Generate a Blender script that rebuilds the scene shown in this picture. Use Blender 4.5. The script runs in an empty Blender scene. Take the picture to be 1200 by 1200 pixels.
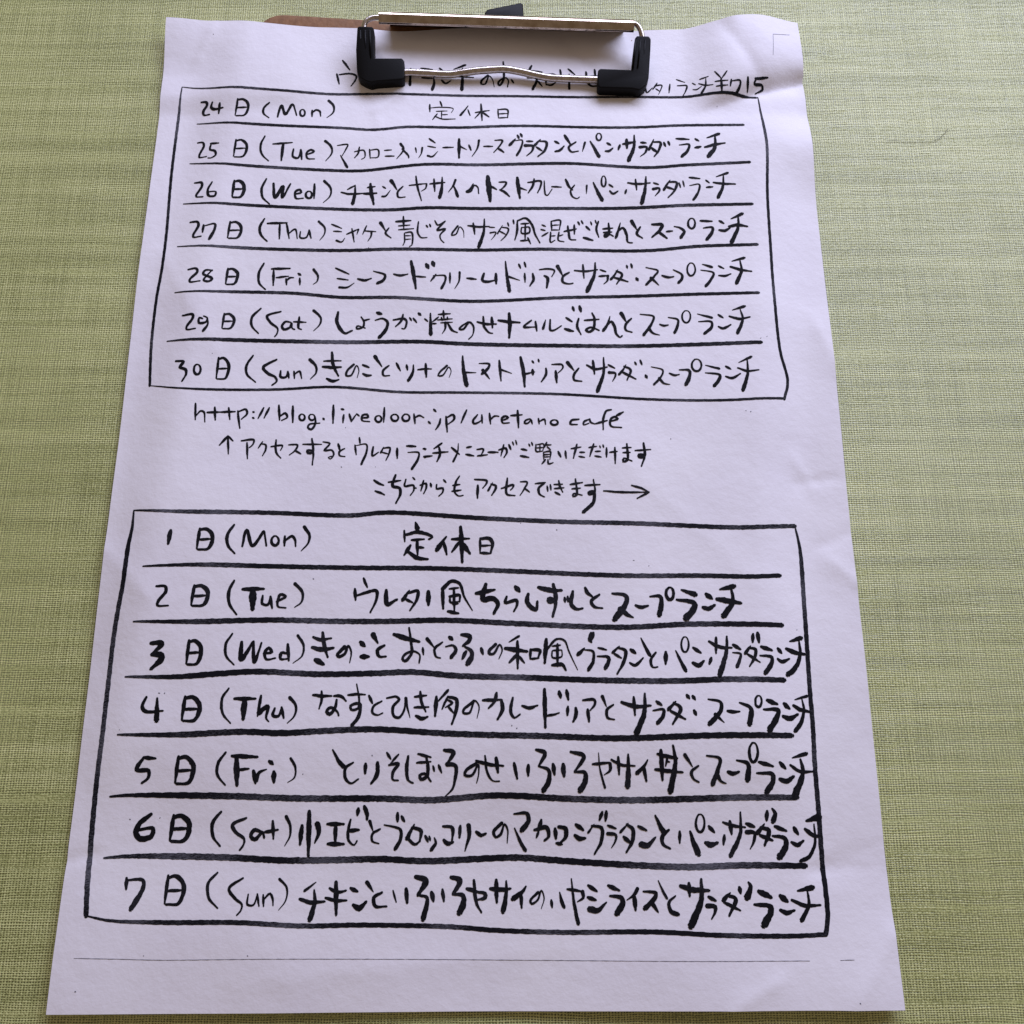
import bpy, bmesh, math, random
import numpy as np
from mathutils import Matrix, Vector

MM = 0.001
scene = bpy.context.scene
C = scene.collection

# ---------------------------------------------------------------- camera
cam_d = bpy.data.cameras.new("camera")
cam = bpy.data.objects.new("camera", cam_d)
C.objects.link(cam)
cam_d.sensor_fit = 'HORIZONTAL'
cam_d.sensor_width = 36
cam_d.lens = 36 * 1110.0 / 1200.0
cam_d.clip_start = 0.005
cam_d.clip_end = 50
cam.matrix_world = (Matrix.Translation((5.538*MM, -96.707*MM, 259.336*MM)) @ Matrix.Rotation(.001, 4, 'Z')
                    @ Matrix.Rotation(.287, 4, 'X') @ Matrix.Rotation(-.012, 4, 'Y'))
scene.camera = cam

# ---------------------------------------------------------------- light
world = bpy.data.worlds.new("World")
scene.world = world
world.use_nodes = True
bg = world.node_tree.nodes["Background"]
bg.inputs[0].default_value = (1.0, 0.76, 0.56, 1)
bg.inputs[1].default_value = 0.24

def lamp(name, az, el, dist, sx, sy, power, col, target=(0, 0, 0)):
    d = bpy.data.lights.new(name, 'AREA')
    d.shape = 'RECTANGLE'; d.size = sx; d.size_y = sy
    d.energy = power; d.color = col
    o = bpy.data.objects.new(name, d)
    a, e = math.radians(az), math.radians(el)
    v = Vector((math.sin(a)*math.cos(e), math.cos(a)*math.cos(e), math.sin(e)))
    o.location = Vector(target) + v*dist
    o.rotation_euler = v.to_track_quat('Z', 'Y').to_euler()
    C.objects.link(o)
    return o
lamp("window_light", 24, 34, 1.05, 1.30, 0.38, 19.0, (0.69, 0.73, 1.0), (0.02, 0.03, 0))

scene.view_settings.view_transform = 'Standard'
scene.view_settings.look = 'None'
scene.view_settings.exposure = 0.0
scene.view_settings.gamma = 1.0
scene.unit_settings.system = 'METRIC'

# ---------------------------------------------------------------- node helpers
def material(name):
    m = bpy.data.materials.new(name); m.use_nodes = True
    nt = m.node_tree
    b = nt.nodes["Principled BSDF"]
    def N(t, **k):
        n = nt.nodes.new(t)
        for a, v in k.items(): setattr(n, a, v)
        return n
    def L(a, b_): nt.links.new(a, b_)
    return m, nt, b, N, L
def setin(n, **k):
    for a, v in k.items(): n.inputs[a.replace('_', ' ')].default_value = v

def math_node(N, L, op, a, b=None, c=None):
    n = N('ShaderNodeMath', operation=op)
    for i, x in enumerate((a, b, c)):
        if x is None: continue
        if isinstance(x, (int, float)): n.inputs[i].default_value = x
        else: L(x, n.inputs[i])
    return n.outputs[0]

# woven green cloth
def cloth_material():
    m, nt, b, N, L = material("green_woven_cloth")
    tc = N('ShaderNodeTexCoord')
    sep = N('ShaderNodeSeparateXYZ'); L(tc.outputs['Object'], sep.inputs[0])
    M = lambda op, a, b_=None, c=None: math_node(N, L, op, a, b_, c)
    def noise(scale_xyz, detail=2, rough=.5):
        mp = N('ShaderNodeMapping'); L(tc.outputs['Object'], mp.inputs[0])
        mp.inputs['Scale'].default_value = scale_xyz
        n = N('ShaderNodeTexNoise'); L(mp.outputs[0], n.inputs['Vector'])
        setin(n, Scale=1.0, Detail=detail, Roughness=rough)
        return n.outputs['Fac']
    wob = noise((60, 60, 60), 2)
    wob2 = noise((24, 210, 1), 2)
    wob3 = noise((210, 24, 1), 2)
    # warp (lines running up) and weft (lines running across)
    x = M('ADD', sep.outputs['X'], M('MULTIPLY', M('SUBTRACT', wob3, .5), .0010))
    y = M('ADD', sep.outputs['Y'], M('MULTIPLY', M('SUBTRACT', wob2, .5), .0012))
    y = M('ADD', y, M('MULTIPLY', M('SUBTRACT', wob, .5), .0012))
    px = M('MULTIPLY', x, 2*math.pi/.00074)
    py = M('MULTIPLY', y, 2*math.pi/.00058)
    wx = M('ABSOLUTE', M('SINE', M('MULTIPLY', px, .5)))
    wy = M('ABSOLUTE', M('SINE', M('MULTIPLY', py, .5)))
    gx = M('POWER', M('SUBTRACT', 1.0, wx), 1.7)
    gy = M('POWER', M('SUBTRACT', 1.0, wy), 1.3)
    hole = M('MULTIPLY', M('MULTIPLY_ADD', gx, 1.9, .12), gy)
    slub = noise((45, 2300, 1), 3, .6)           # thick and thin weft threads
    slub2 = noise((14, 520, 1), 3, .6)
    warp = noise((1500, 30, 1), 2, .6)
    patch = noise((14, 14, 1), 3, .55)
    streak = noise((7, 190, 1), 4, .65)
    grain = noise((1900, 1900, 1), 2, .7)
    # darkness of the gaps, varying along the slubs
    dark = M('MULTIPLY', hole, M('MULTIPLY_ADD', slub2, 6.0, -1.9))
    dark = M('MULTIPLY', dark, 1.0)
    dark = M('MAXIMUM', dark, 0.0)
    t = M('MULTIPLY_ADD', M('SUBTRACT', slub, .5), .35, .64)
    t = M('ADD', t, M('MULTIPLY', M('SUBTRACT', slub2, .5), .70))
    t = M('ADD', t, M('MULTIPLY', M('SUBTRACT', warp, .5), .35))
    t = M('ADD', t, M('MULTIPLY', M('SUBTRACT', grain, .5), 1.25))
    t = M('ADD', t, M('MULTIPLY', M('SUBTRACT', patch, .5), .30))
    t = M('ADD', t, M('MULTIPLY', M('SUBTRACT', streak, .5), .55))
    t = M('SUBTRACT', t, M('MULTIPLY', dark, 1.15))
    cr = N('ShaderNodeValToRGB'); L(t, cr.inputs[0])
    e = cr.color_ramp.elements
    e[0].position = 0.0; e[0].color = (.060, .062, .015, 1)
    e[1].position = 1.0; e[1].color = (.76, .77, .38, 1)
    k = e.new(.35); k.color = (.245, .265, .085, 1)
    k = e.new(.62); k.color = (.50, .525, .215, 1)
    L(cr.outputs[0], b.inputs['Base Color'])
    setin(b, Roughness=.40)
    b.inputs['Specular IOR Level'].default_value = .8
    hgt = M('ADD', M('MULTIPLY', M('MULTIPLY_ADD', wx, .3, wy), .5), M('MULTIPLY', M('MULTIPLY_ADD', grain, 1.7, slub), .8))
    bump = N('ShaderNodeBump'); setin(bump, Strength=.55, Distance=.00022)
    L(hgt, bump.inputs['Height']); L(bump.outputs[0], b.inputs['Normal'])
    return m

def paper_material():
    m, nt, b, N, L = material("white_copy_paper")
    tc = N('ShaderNodeTexCoord')
    n = N('ShaderNodeTexNoise'); L(tc.outputs['Object'], n.inputs['Vector']); setin(n, Scale=900, Detail=4, Roughness=.65)
    n2 = N('ShaderNodeTexNoise'); L(tc.outputs['Object'], n2.inputs['Vector']); setin(n2, Scale=28, Detail=4, Roughness=.55)
    cr = N('ShaderNodeValToRGB'); L(n2.outputs['Fac'], cr.inputs[0])
    cr.color_ramp.elements[0].position = .25; cr.color_ramp.elements[0].color = (.760, .735, .790, 1)
    cr.color_ramp.elements[1].position = .75; cr.color_ramp.elements[1].color = (.815, .795, .835, 1)
    L(cr.outputs[0], b.inputs['Base Color'])
    setin(b, Roughness=.62); b.inputs['Specular IOR Level'].default_value = .25
    n3 = N('ShaderNodeTexNoise'); L(tc.outputs['Object'], n3.inputs['Vector']); setin(n3, Scale=60, Detail=6, Roughness=.62)
    bump = N('ShaderNodeBump'); setin(bump, Strength=.35, Distance=.00010); L(n.outputs['Fac'], bump.inputs['Height'])
    b2 = N('ShaderNodeBump'); setin(b2, Strength=.6, Distance=.0008); L(n3.outputs['Fac'], b2.inputs['Height'])
    L(b2.outputs[0], bump.inputs['Normal']); L(bump.outputs[0], b.inputs['Normal'])
    return m

def ink_material(name, lo, hi, scale, cut):
    m, nt, b, N, L = material(name)
    tc = N('ShaderNodeTexCoord')
    mp = N('ShaderNodeMapping'); L(tc.outputs['Object'], mp.inputs[0]); mp.inputs['Scale'].default_value = scale
    n = N('ShaderNodeTexNoise'); L(mp.outputs[0], n.inputs['Vector']); setin(n, Scale=1, Detail=5, Roughness=.75)
    n2 = N('ShaderNodeTexNoise'); L(tc.outputs['Object'], n2.inputs['Vector']); setin(n2, Scale=55, Detail=2)
    s = math_node(N, L, 'ADD', n.outputs['Fac'], math_node(N, L, 'MULTIPLY', math_node(N, L, 'SUBTRACT', n2.outputs['Fac'], .5), .8))
    cr = N('ShaderNodeValToRGB'); L(s, cr.inputs[0])
    cr.color_ramp.elements[0].position = cut; cr.color_ramp.elements[0].color = lo
    cr.color_ramp.elements[1].position = cut+.3; cr.color_ramp.elements[1].color = hi
    L(cr.outputs[0], b.inputs['Base Color'])
    setin(b, Roughness=.7); b.inputs['Specular IOR Level'].default_value = .1
    return m

def simple(name, col, rough=.5, metal=0, spec=.5, noise=None, bump=None):
    m, nt, b, N, L = material(name)
    setin(b, Roughness=rough, Metallic=metal); b.inputs['Specular IOR Level'].default_value = spec
    b.inputs['Base Color'].default_value = col
    tc = N('ShaderNodeTexCoord')
    if noise:
        sc, col2 = noise
        n = N('ShaderNodeTexNoise'); L(tc.outputs['Object'], n.inputs['Vector']); setin(n, Scale=sc, Detail=4, Roughness=.6)
        mx = N('ShaderNodeValToRGB'); L(n.outputs['Fac'], mx.inputs[0])
        mx.color_ramp.elements[0].position = .3; mx.color_ramp.elements[0].color = col
        mx.color_ramp.elements[1].position = .7; mx.color_ramp.elements[1].color = col2
        L(mx.outputs[0], b.inputs['Base Color'])
    if bump:
        n = N('ShaderNodeTexNoise'); L(tc.outputs['Object'], n.inputs['Vector']); setin(n, Scale=bump[0], Detail=3)
        bp = N('ShaderNodeBump'); setin(bp, Strength=bump[1], Distance=bump[2]); L(n.outputs['Fac'], bp.inputs['Height'])
        L(bp.outputs[0], b.inputs['Normal'])
    return m

M_cloth = cloth_material()
M_paper = paper_material()
M_ink = ink_material("black_brush_ink", (.005, .005, .007, 1), (.022, .022, .028, 1), (1500, 1500, 1500), .5)
M_rule = ink_material("dry_brush_ink", (.006, .006, .009, 1), (.15, .15, .18, 1), (1200, 6000, 900), .50)
M_faint = simple("faint_print", (.16, .16, .20, 1), .6, 0, .2)
M_board = simple("brown_hardboard", (.17, .078, .032, 1), .6, 0, .3, (380, (.27, .135, .06, 1)), (900, .4, .0003))
M_edge = simple("hardboard_edge", (.12, .052, .022, 1), .8, 0, .2, (700, (.20, .09, .04, 1)))
M_chrome = simple("polished_chrome", (.56, .48, .40, 1), .08, 1, .5, (260, (.34, .26, .19, 1)), (260, .10, .0002))  # brown put into the metal for reflections of the dim warm room
M_wire = simple("nickel_wire", (.62, .57, .53, 1), .24, 1, .5, (900, (.38, .33, .29, 1)), (1400, .15, .0002))
M_rubber = simple("black_plastic", (.0035, .0035, .004, 1), .5, 0, .12, None, (2500, .3, .0001))
M_plate = simple("shade_toned_steel", (.16, .10, .06, 1), .45, .8, .5, (300, (.07, .045, .03, 1)))  # dark brown carries the shade of the band under the clip bar
M_hair = simple("brown_hair", (.035, .026, .012, 1), .5)

# ---------------------------------------------------------------- object helpers
def mesh_obj(name, verts, faces, mat, parent=None, smooth=True):
    me = bpy.data.meshes.new(name)
    me.from_pydata([tuple(c*MM for c in v) for v in verts], [], faces)
    me.materials.append(mat)
    if smooth: me.polygons.foreach_set('use_smooth', [True]*len(me.polygons))
    me.update()
    o = bpy.data.objects.new(name, me); C.objects.link(o)
    if parent: o.parent = parent
    return o
def thing(name, label, cat, loc=(0, 0, 0)):
    o = bpy.data.objects.new(name, None); C.objects.link(o)
    o.empty_display_size = .01
    o['label'] = label; o['category'] = cat
    return o
def bevel(o, w, seg=3, angle=35):
    b = o.modifiers.new("bevel", 'BEVEL'); b.width = w*MM; b.segments = seg
    b.limit_method = 'ANGLE'; b.angle_limit = math.radians(angle)
    return o
def prism(name, outline, z0, z1, mat, parent, tilt=None, bev=.5, smooth=True):
    n = len(outline)
    f = tilt or (lambda x, y: 0)
    vs = [(x, y, z0+f(x, y)) for x, y in outline] + [(x, y, z1+f(x, y)) for x, y in outline]
    area = sum(outline[i][0]*outline[(i+1) % n][1]-outline[(i+1) % n][0]*outline[i][1] for i in range(n))
    top = list(range(n, 2*n)); bot = list(range(n))[::-1]
    side = [(i, (i+1) % n, n+(i+1) % n, n+i) for i in range(n)]
    fs = [top, bot]+side
    if area < 0: fs = [tuple(reversed(q)) for q in fs]
    o = mesh_obj(name, vs, fs, mat, parent, smooth)
    if bev: bevel(o, bev)
    return o
def catmull(P, step):
    """smooth curve through P (a doubled point is a corner)"""
    P = [np.array(p, float) for p in P]
    segs = [[P[0]]]
    for p in P[1:]:
        if np.linalg.norm(p-segs[-1][-1]) < 1e-6: segs.append([p])
        else: segs[-1].append(p)
    out = []
    for S in segs:
        if len(S) == 1: continue
        Q = [2*S[0]-S[1]]+S+[2*S[-1]-S[-2]]
        for i in range(1, len(Q)-2):
            a, b, c, d = Q[i-1:i+3]
            t0 = 0; t1 = max(np.linalg.norm(b-a), 1e-6)**.5; t2 = t1+max(np.linalg.norm(c-b), 1e-6)**.5
            t3 = t2+max(np.linalg.norm(d-c), 1e-6)**.5
            n = max(2, int(np.linalg.norm(c-b)/step))
            for k in range(n):
                t = t1+(t2-t1)*k/n
                A1 = (t1-t)/(t1-t0)*a+(t-t0)/(t1-t0)*b
                A2 = (t2-t)/(t2-t1)*b+(t-t1)/(t2-t1)*c
                A3 = (t3-t)/(t3-t2)*c+(t-t2)/(t3-t2)*d
                B1 = (t2-t)/(t2-t0)*A1+(t-t0)/(t2-t0)*A2
                B2 = (t3-t)/(t3-t1)*A2+(t-t1)/(t3-t1)*A3
                out.append((t2-t)/(t2-t1)*B1+(t-t1)/(t2-t1)*B2)
        out.append(S[-1])
    return out
def tube(name, pts, r, mat, parent, seg=14, step=.6, smooth_path=True, rfun=None):
    P = catmull(pts, step) if smooth_path else [np.array(p, float) for p in pts]
    vs = []; fs = []
    up = np.array([0.1, 0.2, 1.0])
    for i, p in enumerate(P):
        t = P[min(i+1, len(P)-1)]-P[max(i-1, 0)]
        t = t/max(np.linalg.norm(t), 1e-9)
        s = np.cross(t, up); s /= np.linalg.norm(s); n = np.cross(s, t)
        rr = r if rfun is None else rfun(i/(len(P)-1), r)
        for k in range(seg):
            a = 2*math.pi*k/seg
            vs.append(tuple(p+rr*(math.cos(a)*s+math.sin(a)*n)))
    for i in range(len(P)-1):
        for k in range(seg):
            a, b = i*seg+k, i*seg+(k+1) % seg
            fs.append((a, a+seg, b+seg, b))
    fs.append(tuple(range(seg))); fs.append(tuple(range((len(P)-1)*seg, len(P)*seg))[::-1])
    return mesh_obj(name, vs, fs, mat, parent)

# ---------------------------------------------------------------- data: the writing, in paper coordinates (1/20 mm)
CREASES = [(85.4, -116.5, 105.4, -112.6, -0.5, 2.2), (103.7, 127.4, 84.9, 120.2, -0.7, 3.2), (-94.6, 132.3, -89.6, 146.1, 0.3, 2.2), (90.3, -4.5, 95.0, -13.1, 0.22, 1.3), (92.1, -11.8, 101.1, -10.3, -0.25, 1.3), (63.5, -148.0, 74.1, -142.5, 0.3, 2.5), (93.0, -148.1, 105.8, -129.7, 0.4, 4), (-33.5, 114.1, -29.2, 118.1, 0.2, 1.2), (-35.1, 113.1, -33.2, 106.3, 0.15, 1.0), (-106.7, -113.6, -99.5, -112.2, -0.3, 1.6), (98.3, -34.3, 106.5, -42.8, 0.25, 2), (95.3, -30.6, 108.0, -25.0, -0.2, 2.5), (-105.8, -30.7, -91.0, -45.2, 0.25, 4), (77.7, 147.5, 90.9, 121.6, -0.5, 4), (-2.0, 108.4, 62.3, 74.1, 0.2, 9), (-54.8, -141.5, 12.7, -136.0, 0.3, 9), (-98.5, 61.2, -77.4, 26.9, 0.25, 7), (33.5, 0.1, 79.6, -45.2, 0.22, 10), (100.5, 38.7, 106.6, 21.9, 0.3, 3), (-39.3, 146.5, -32.6, 134.9, 0.4, 3), (24.8, 146.4, 34.4, 132.0, -0.3, 4), (44.4, 135.5, 49.6, 146.6, -0.35, 3)]
INK_LINES = [
 ('handwritten heading line half hidden under the clip wire', """n81 -927 2672 -877 2586
n74 -960 2551 -941 2472
n75 -944 2545 -875 2554 -833 2534 -841 2494 -864 2456
n75 -747 2601 -715 2472 -687 2505
n81 -655 2639 -662 2551
n75 -654 2601 -570 2577 -573 2505 -594 2447
s87 -480 2605 -482 2464
n75 -407 2522 -338 2519
s100 -329 2523 -326 2482 -336 2431
n75 -414 2606 -339 2594
n75 -293 2607 -265 2570
n81 -278 2505 -250 2480 -219 2502
s88 -200 2597 -126 2634
n69 -218 2540 -144 2535 -70 2529
s106 -143 2607 -142 2512 -145 2432
t75 23 2546 -19 2501 -19 2477 5 2477 32 2541 53 2512 65 2454
n69 89 2624 125 2618 157 2608
n75 123 2662 127 2582 125 2512 99 2466 90 2484 116 2518 143 2526 157 2501 151 2455
n69 176 2513 191 2485
n82 309 2630 290 2583
n69 294 2586 377 2577
n69 280 2527 383 2532
s88 344 2584 340 2503 315 2439
n69 349 2503 376 2462
n69 401 2561 402 2473
n69 403 2555 459 2556 459 2516
n75 404 2476 435 2472 463 2492
n69 495 2599 501 2545
n69 548 2606 591 2558
s75 554 2564 552 2445
n69 635 2535 775 2552
n75 664 2584 668 2541
n75 721 2605 726 2541
n81 668 2541 676 2490 698 2466 740 2467"""),
 ('handwritten lunch price note with a yen sign at the top right corner', """n66 1053 2494 1040 2440 997 2397
n56 1048 2460 1056 2417 1094 2454
n56 1126 2492 1096 2441
t56 1114 2471 1156 2476 1144 2433 1130 2402
n47 1115 2448 1140 2428
n56 1209 2484 1200 2416
n46 1253 2521 1306 2495
n55 1257 2471 1316 2467 1309 2429 1287 2387
n45 1352 2481 1371 2463
n45 1354 2430 1376 2425 1407 2443
n54 1399 2499 1452 2508
n54 1391 2468 1435 2444 1477 2440
s71 1436 2496 1430 2437 1404 2392
n54 1492 2535 1528 2477
n54 1567 2524 1531 2473
n55 1491 2459 1570 2457
n55 1497 2424 1569 2426
n74 1528 2474 1532 2376
n66 1592 2462 1586 2421
s81 1589 2451 1651 2458 1649 2425 1626 2383
n86 1704 2488 1706 2411
n74 1764 2493 1751 2459 1804 2468 1814 2452 1763 2414
n83 1755 2491 1844 2511"""),
 ('row of the twenty-fourth, Monday, closed day', """n94 -1830 2349 -1795 2344 -1790 2323 -1813 2285 -1808 2257 -1769 2255
n94 -1754 2338 -1761 2306 -1743 2289 -1680 2290
n94 -1703 2325 -1706 2253
n74 -1583 2342 -1594 2228
n86 -1585 2333 -1550 2339 -1516 2309 -1516 2265 -1535 2226 -1587 2222
n61 -1591 2281 -1515 2284
n72 -1379 2316 -1413 2277 -1413 2239 -1376 2205
n86 -1320 2211 -1314 2260 -1299 2295 -1273 2231 -1231 2305 -1200 2224
n72 -1171 2268 -1178 2259 -1180 2244 -1176 2228 -1167 2219 -1157 2220 -1150 2229 -1148 2245 -1152 2260 -1161 2269 -1171 2268
n72 -1103 2265 -1101 2215
n72 -1102 2245 -1079 2268 -1055 2258 -1046 2219
t86 -1001 2341 -967 2299 -969 2247 -1006 2207
n62 -284 2340 -271 2301
n62 -350 2314 -348 2256
n41 -342 2287 -287 2293 -198 2282 -210 2251
n41 -307 2260 -237 2264
n41 -272 2261 -272 2206
n41 -270 2233 -234 2235
n51 -300 2240 -329 2193
n51 -313 2219 -269 2199 -184 2200
s72 -103 2306 -122 2274 -152 2230
n51 -104 2275 -89 2227
n62 -56 2251 -12 2260 34 2268
n72 -20 2320 -12 2187
n51 -22 2256 -58 2206
n72 -12 2255 32 2216
n51 89 2279 93 2208
n62 92 2275 150 2275 152 2210
n51 95 2241 149 2244
n51 93 2208 149 2211"""),
 ('row of the twenty-fifth, Tuesday, macaroni meat sauce gratin lunch', """n81 -1829 2047 -1794 2045 -1784 2020 -1808 1949 -1806 1933 -1758 1932
n79 -1736 2024 -1739 1982 -1707 1969 -1697 1936 -1725 1917 -1746 1920
n80 -1740 2029 -1685 2024
n74 -1573 2042 -1579 1918
n89 -1573 2032 -1540 2039 -1504 2005 -1502 1956 -1520 1916 -1572 1912
n63 -1577 1974 -1502 1977
n74 -1391 2065 -1413 1998 -1401 1931 -1355 1879
n74 -1335 2004 -1213 2013
n99 -1270 2010 -1274 1881
n74 -1202 1965 -1202 1908 -1169 1898 -1156 1959
n86 -1156 1959 -1145 1887
n74 -1118 1920 -1071 1945 -1091 1958 -1116 1936 -1110 1894 -1065 1889
t86 -1004 2023 -966 1982 -957 1934 -993 1873
n53 -925 1988 -860 1994 -870 1959 -891 1911
s79 -902 1914 -882 1876 -855 1825
n53 -815 1939 -757 1949 -748 1896 -768 1883
n61 -785 1974 -792 1925 -812 1894
n52 -721 1957 -713 1889
n52 -718 1950 -667 1953 -665 1898 -710 1892
n52 -626 1947 -581 1951
n61 -619 1904 -563 1904
t79 -526 1998 -505 1956 -546 1883
n70 -515 1959 -472 1904 -471 1891
n52 -431 1969 -424 1932
t61 -388 1970 -393 1925 -409 1892
n70 -346 2040 -308 2008
n52 -354 1982 -304 1972
t70 -352 1909 -325 1902 -290 1943
n61 -258 1973 -192 1977
n105 -157 2040 -155 1897
t61 -152 1986 -107 1959
n70 -94 1995 -80 1955
t70 -30 2031 -40 1971 -74 1908
n61 0 1985 57 1985
n61 71 2030 118 2029 105 1995 64 1940
n79 91 1971 127 1941
s99 201 2040 165 1995
s74 197 2026 243 2031 239 1983 210 1919
n87 214 2069 223 2044
n87 233 2081 243 2057
n74 272 2024 311 2023
t99 262 1991 311 1987 304 1948 271 1916
s87 360 2040 321 1991
n86 355 2026 396 2021 388 1958 343 1911
n74 333 1980 369 1953
n87 451 2028 477 2011
n87 452 1950 479 1957 509 1992
n99 514 2076 549 2009
n74 585 2025 538 1981 554 1950 599 1955
t74 643 2021 625 1953
s111 676 2031 701 1979 728 1916
n62 728 2092 720 2081 716 2065 719 2048 727 2038 737 2039 745 2049 749 2065 746 2082 738 2092 728 2092
n86 783 2017 805 2001
n86 771 1956 791 1955 818 1978
n86 864 2001 853 1966
n99 884 2008 962 2023
n111 908 2043 908 1977
s123 958 2075 951 1981 915 1886
n87 998 2019 1030 2015
t99 990 1984 1032 1984 1024 1946 990 1914
s86 1080 2042 1047 1965
n86 1076 2022 1121 2019 1109 1961 1078 1914
n99 1061 1980 1102 1942
n87 1144 2019 1153 1990
n87 1171 2026 1179 1999
n87 1224 2048 1305 2043
s99 1241 2000 1303 2004 1294 1962 1253 1915
n87 1345 2047 1366 2031
n99 1341 1981 1377 1989
s99 1420 2055 1498 2086
n99 1403 1985 1466 2004 1532 2016
s136 1473 2070 1465 1982 1422 1918"""),
 ('row of the twenty-sixth, Wednesday, chicken and vegetable tomato curry lunch', """n89 -1815 1738 -1770 1734 -1763 1704 -1791 1650 -1792 1631 -1748 1625
n84 -1699 1730 -1721 1673 -1708 1627 -1671 1624 -1667 1654 -1708 1658
n94 -1558 1736 -1561 1616
n114 -1558 1726 -1528 1734 -1496 1701 -1493 1654 -1509 1615 -1555 1611
n81 -1560 1670 -1493 1674
n81 -1358 1747 -1382 1675 -1370 1609 -1325 1562
n109 -1311 1712 -1294 1608 -1251 1689 -1249 1608 -1205 1707
n81 -1174 1632 -1133 1645 -1144 1665 -1169 1650 -1163 1602 -1118 1602
n81 -1092 1652 -1101 1643 -1104 1627 -1099 1612 -1089 1603 -1077 1603 -1068 1612 -1066 1628 -1070 1643 -1080 1652 -1092 1652
n81 -1054 1705 -1051 1601
t81 -994 1727 -950 1671 -953 1616 -992 1570
n59 -846 1663 -798 1693
n75 -884 1643 -835 1631 -732 1635
s109 -799 1689 -798 1634 -809 1561
n67 -722 1675 -674 1682
n92 -741 1630 -663 1634
n117 -704 1701 -697 1639 -678 1555
n59 -627 1681 -608 1667
t67 -627 1610 -607 1612 -578 1654
t109 -576 1723 -555 1689 -537 1656
n67 -501 1680 -532 1640 -526 1603 -485 1605
n58 -462 1687 -354 1702
t58 -354 1699 -358 1669 -387 1645
n67 -422 1755 -411 1682 -383 1579
n75 -333 1699 -241 1712
n75 -309 1735 -302 1646
s108 -258 1750 -259 1671 -271 1602
t75 -175 1732 -187 1693 -217 1642
s92 -187 1693 -169 1646 -159 1613
n67 -64 1705 -83 1668 -106 1648 -102 1645 -79 1651 -57 1696 -36 1683 -29 1636
n166 26 1762 43 1584
n75 40 1694 82 1668
n67 98 1722 142 1720 135 1696 103 1663
n84 103 1666 133 1650 162 1619
n125 211 1756 227 1608
t75 220 1684 271 1666
n59 288 1723 339 1732
n70 278 1722 360 1732 355 1691 338 1649
n78 317 1748 310 1703 280 1647
n52 380 1735 388 1636 400 1633 429 1678
n61 427 1695 487 1693
n87 515 1748 536 1697 557 1674
n61 570 1708 545 1667 556 1626 585 1613 599 1624
t61 647 1706 643 1647
s113 688 1727 708 1675 740 1603
n61 749 1771 742 1756 739 1734 741 1712 748 1699 757 1699 764 1713 767 1735 765 1757 758 1771 749 1771
n69 786 1712 810 1693
n78 790 1667 809 1647 840 1664
n78 893 1672 885 1647
n78 904 1723 964 1714 1044 1722
n70 953 1748 958 1672
s122 1019 1767 1011 1678 986 1579
n70 1066 1722 1096 1711
t87 1061 1678 1098 1684 1099 1665 1071 1629
s79 1170 1742 1144 1703 1128 1672
n79 1160 1728 1210 1726 1193 1665 1152 1618
n79 1138 1695 1191 1676
n61 1225 1723 1233 1690
n53 1250 1737 1257 1696
n79 1292 1762 1358 1755
s79 1291 1704 1352 1713 1342 1656 1310 1604
n70 1395 1744 1416 1725
n79 1397 1692 1436 1697
s79 1462 1769 1536 1798
n88 1442 1728 1495 1720 1579 1717
s105 1508 1778 1499 1698 1465 1621"""),
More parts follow.
